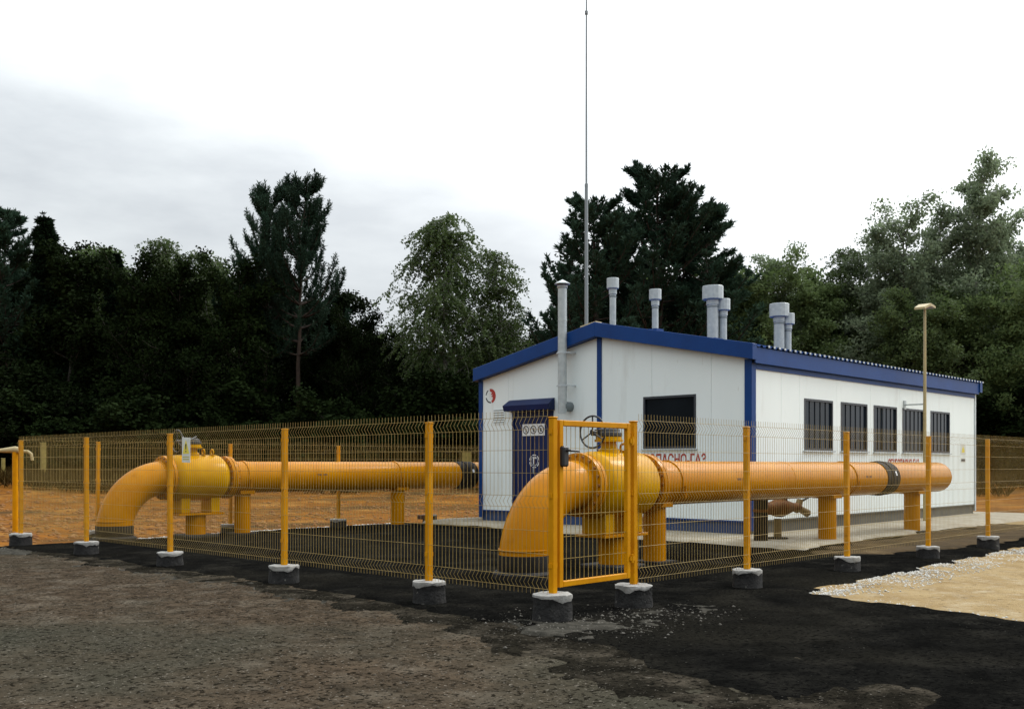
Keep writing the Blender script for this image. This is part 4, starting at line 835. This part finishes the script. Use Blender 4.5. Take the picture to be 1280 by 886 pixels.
def broad(seed, h=13, Rm=3.0, cb=.15, leaf=.2, leafm=None, upr=.7, bark=None, n_l=26, cl=.62, per=34):
    T = Tree(seed); tk = trunk(T, h, h * .012); Cc = []
    for k in range(n_l):
        f = cb + (.96 - cb) * (k + T.r.random()) / n_l; t = (f - cb) / (1 - cb); a = k * 2.4 + T.r.random(); Lb = Rm * (math.sin(min(1, t * 1.25 + .25) * math.pi * .82) * .95 + .25) * T.r.uniform(.65, 1.15)
        pts = curve(tk(f), (math.cos(a), math.sin(a), upr), Lb, 7, (0, 0, .08), T.r, .13); T.limb(pts, .05, .012, 4)
        for j in range(2, 7):
            Cc.append(pts[j])
            for _ in range(2):
                b = T.r.normal(size=3); b[2] = abs(b[2]) * .7; sp = curve(pts[j], b + np.array((math.cos(a), math.sin(a), .3)) * .6, Lb * T.r.uniform(.2, .5), 4, (0, 0, .1), T.r, .12); T.limb(sp, .016, .006, 3); Cc += [sp[2], sp[3]]
    Cc.append(tk(.99)); Cc = np.array(Cc); P = np.repeat(Cc, per, 0); g = T.r.normal(size=P.shape); g /= np.linalg.norm(g, axis=1)[:, None]; P = P + g * (T.r.random((len(P), 1)) ** .5) * cl * np.array([1, 1, .75])
    T.leaves(P, leaf, .7, .2); return T.build('tree', bark or BARKD, leafm or LEAFD, h)
PROTO = {
    'pineA': (candelabra(1, 18, .42, 4.3), 18), 'pineB': (pine(2, 18, .30, 3.9, .45, 1.0, .62, 1.5, .9), 18), 'pineC': (pine(3, 18, .22, 5.0, .42, 1.0, .6, 1.45, .95), 18),
    'spruceA': (spruce(4, 18, 2.7), 18), 'spruceB': (spruce(5, 18, 2.2), 18),
    'birchW': (birch(6, 16, 3.3, .36, 1.15, .14, 24, 1.5), 16), 'birchN': (birch(7, 15, 2.3, .22, .8, .16, 18, 1.6), 15),
    'broadA': (broad(8, 13, 3.1), 13), 'broadB': (broad(9, 13, 2.5, .08, .19), 13),
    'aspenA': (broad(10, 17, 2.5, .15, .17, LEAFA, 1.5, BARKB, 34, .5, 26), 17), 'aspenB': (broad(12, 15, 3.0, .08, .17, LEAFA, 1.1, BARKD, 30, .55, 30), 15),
    'bush': (broad(14, 3.2, 1.7, .02, .15, LEAFD, .5, BARKD, 14, .42, 34), 3.2)}
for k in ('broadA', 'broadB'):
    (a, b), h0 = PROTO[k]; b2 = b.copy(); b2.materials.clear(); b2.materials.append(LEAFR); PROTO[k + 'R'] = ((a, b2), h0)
NAMES = {'pine': 'pine_tree', 'spru': 'spruce_tree', 'birc': 'birch_tree', 'broa': 'leafy_tree', 'aspe': 'aspen_tree', 'bush': 'bush'}
def plant(kind, px, top, d, label, cat='tree', group=None, wide=1.0, rz=None, hh=None):
    x, y = at_depth(px, d); z = gz1(x, y) - .05; (trm, crm), h0 = PROTO[kind]
    H_ = hh or (CH + (HY - top) / F * d - z); s = H_ / h0
    t = thing(NAMES[kind[:4]], label, cat, (x, y, z), group); t.scale = (s * wide, s * wide, s); t.rotation_euler.z = random.random() * 6.28 if rz is None else rz
    link('trunk', trm, t); link('crown', crm, t); return t
# the ones that stand out
plant('pineA', 334, 247, 58, 'tall pine with bare forked upswept top beside its slightly higher twin', wide=.88)
plant('pineA', 376, 237, 57, 'tallest pine over the dark left wood, open upswept top and visible trunk', wide=1.0)
plant('birchW', 556, 273, 56, 'weeping birch with long hanging twigs and pale trunk standing free', wide=1.1)
plant('birchN', 628, 317, 57, 'slender pale green birch next to the weeping birch', wide=1.05)
plant('pineC', 738, 254, 50, 'broad dark pine behind the lightning mast', wide=1.3)
plant('pineC', 815, 217, 52, 'tallest dense pine behind the building roof ridge', wide=1.35)
plant('pineB', 880, 262, 52, 'dark pine with ragged outstretched branches behind the paired roof flues', wide=1.5)
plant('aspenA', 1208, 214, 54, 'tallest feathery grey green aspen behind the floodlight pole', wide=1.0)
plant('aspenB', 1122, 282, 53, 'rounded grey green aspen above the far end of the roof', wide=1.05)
plant('birchN', 1062, 308, 56, 'thin see through birch behind the roof eave', wide=1.0)
plant('broadA', 452, 410, 56, 'low rounded leafy tree in the gap beside the weeping birch')
# the wood edge
spec = [('spruceA', -22, 285, 60), ('pineB', 16, 262, 58), ('spruceA', 48, 263, 57), ('broadB', 84, 312, 57), ('birchN', 112, 305, 60), ('spruceB', 147, 311, 57), ('broadA', 182, 342, 56), ('birchN', 212, 300, 60), ('broadB', 240, 338, 57), ('birchN', 266, 312, 61), ('broadA', 300, 348, 57), ('spruceB', 318, 345, 60),
        ('broadB', 412, 372, 60), ('broadA', 430, 408, 59), ('broadB', 488, 425, 60), ('broadA', 515, 432, 64), ('broadB', 590, 425, 62), ('broadA', 655, 418, 60), ('broadB', 688, 415, 62),
        ('pineB', 712, 330, 55), ('pineB', 775, 290, 54), ('pineC', 848, 255, 55), ('broadA', 912, 350, 54), ('broadA', 950, 345, 54), ('aspenB', 978, 335, 56), ('broadB', 1012, 352, 55), ('broadA', 1040, 358, 57), ('aspenB', 1090, 318, 54), ('aspenA', 1158, 272, 55), ('broadA', 1150, 380, 51), ('broadA', 1198, 370, 51), ('aspenB', 1246, 285, 54), ('aspenA', 1278, 300, 56), ('broadB', 1262, 380, 50), ('broadA', 1310, 350, 50), ('aspenB', 1345, 290, 54)]
LAB = {'spru': ('dark pointed spruce in the wood edge left of the tall pines', 'spruces in the wood edge'), 'bL': ('dark leafy tree filling the wood edge left of the building', 'leafy trees of the left wood'), 'biL': ('thin topped birch showing above the dark left wood', 'birches of the left wood'),
       'pL': ('dark pine of the left wood, with pointed grey top', None), 'pM': ('dark pine crowded behind the building gable', 'pines behind the gable'), 'bR': ('dark green leafy tree behind the long blue roof', 'leafy trees behind the roof'), 'aR': ('grey green aspen in the row beyond the long wall', 'aspens beyond the long wall')}
for k, p, t_, d_ in spec:
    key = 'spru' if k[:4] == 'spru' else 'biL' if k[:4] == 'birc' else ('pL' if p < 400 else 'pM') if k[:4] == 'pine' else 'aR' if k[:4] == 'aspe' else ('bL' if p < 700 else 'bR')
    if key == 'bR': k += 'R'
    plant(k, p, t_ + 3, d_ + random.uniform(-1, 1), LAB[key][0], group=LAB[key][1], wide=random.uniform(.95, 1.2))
# second row: closes the wood behind
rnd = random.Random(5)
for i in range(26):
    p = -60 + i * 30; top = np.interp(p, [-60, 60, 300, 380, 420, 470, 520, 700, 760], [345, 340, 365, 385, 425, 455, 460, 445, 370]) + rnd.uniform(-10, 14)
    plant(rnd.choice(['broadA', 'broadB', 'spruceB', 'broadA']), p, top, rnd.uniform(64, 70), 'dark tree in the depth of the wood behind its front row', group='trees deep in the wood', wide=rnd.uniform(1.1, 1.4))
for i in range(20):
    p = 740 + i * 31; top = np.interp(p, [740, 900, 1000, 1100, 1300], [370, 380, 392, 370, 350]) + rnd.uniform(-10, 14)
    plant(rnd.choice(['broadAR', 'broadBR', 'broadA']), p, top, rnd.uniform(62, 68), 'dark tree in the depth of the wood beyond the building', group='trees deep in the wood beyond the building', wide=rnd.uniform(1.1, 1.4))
# undergrowth along the wood edge
for i in range(46):
    p = -40 + i * 30 + rnd.uniform(-9, 9)
    plant('bush', p, 0, rnd.uniform(50, 56), 'low dark bush at the foot of the wood edge', 'bush', 'bushes along the wood edge', wide=rnd.uniform(1.2, 1.8), hh=rnd.uniform(2.2, 4.2))
# far wood behind everything, one mass
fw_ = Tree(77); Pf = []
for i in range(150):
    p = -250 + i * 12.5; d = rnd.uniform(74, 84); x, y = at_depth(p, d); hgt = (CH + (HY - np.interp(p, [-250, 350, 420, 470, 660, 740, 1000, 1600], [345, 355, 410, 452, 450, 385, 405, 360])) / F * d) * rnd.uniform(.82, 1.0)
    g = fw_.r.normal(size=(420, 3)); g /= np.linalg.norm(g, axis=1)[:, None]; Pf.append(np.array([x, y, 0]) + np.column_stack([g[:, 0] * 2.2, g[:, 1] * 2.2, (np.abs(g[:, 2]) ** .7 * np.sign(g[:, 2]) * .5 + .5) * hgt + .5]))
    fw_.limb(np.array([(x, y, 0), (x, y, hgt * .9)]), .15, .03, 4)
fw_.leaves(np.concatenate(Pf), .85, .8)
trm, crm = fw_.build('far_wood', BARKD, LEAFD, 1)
t = thing('far_wood', 'far dark wood seen as one mass between the nearer trunks', 'wood', (0, 0, 0)); t['kind'] = 'stuff'
for nm, me in (('trunks', trm), ('foliage', crm)): o = link(nm, me, t); o['kind'] = 'stuff'
# dry grass
gr = Tree(90); n = 26000; d = 38 + 22 * gr.r.random(n) ** .9; l = (gr.r.random(n) * 1.15 - .58) * d
X = CAM.x + FWD.x * d + RIGHT.x * l; Y = CAM.y + FWD.y * d + RIGHT.y * l; k = (vnoise(X, Y, 8, 3, .18) > np.interp(d, [38, 44, 52], [.12, .0, -.2])) & ((Y > 13.5) | (X > 25)); X, Y = X[k], Y[k]
P = np.column_stack([X, Y, gz(X, Y)]); D = np.tile([[0, 0, 1.]], (len(P), 1)); gr.spikes(P, D, .5, 4, .05, .35); Lv = gr.lv[0]
tag(link('dry_grass', npmesh('dry_grass', Lv.reshape(-1, 3), np.arange(len(Lv) * 4).reshape(-1, 4), DRYG)), 'tufts of dry yellow brown grass over the field before the wood', 'grass', kind='stuff')
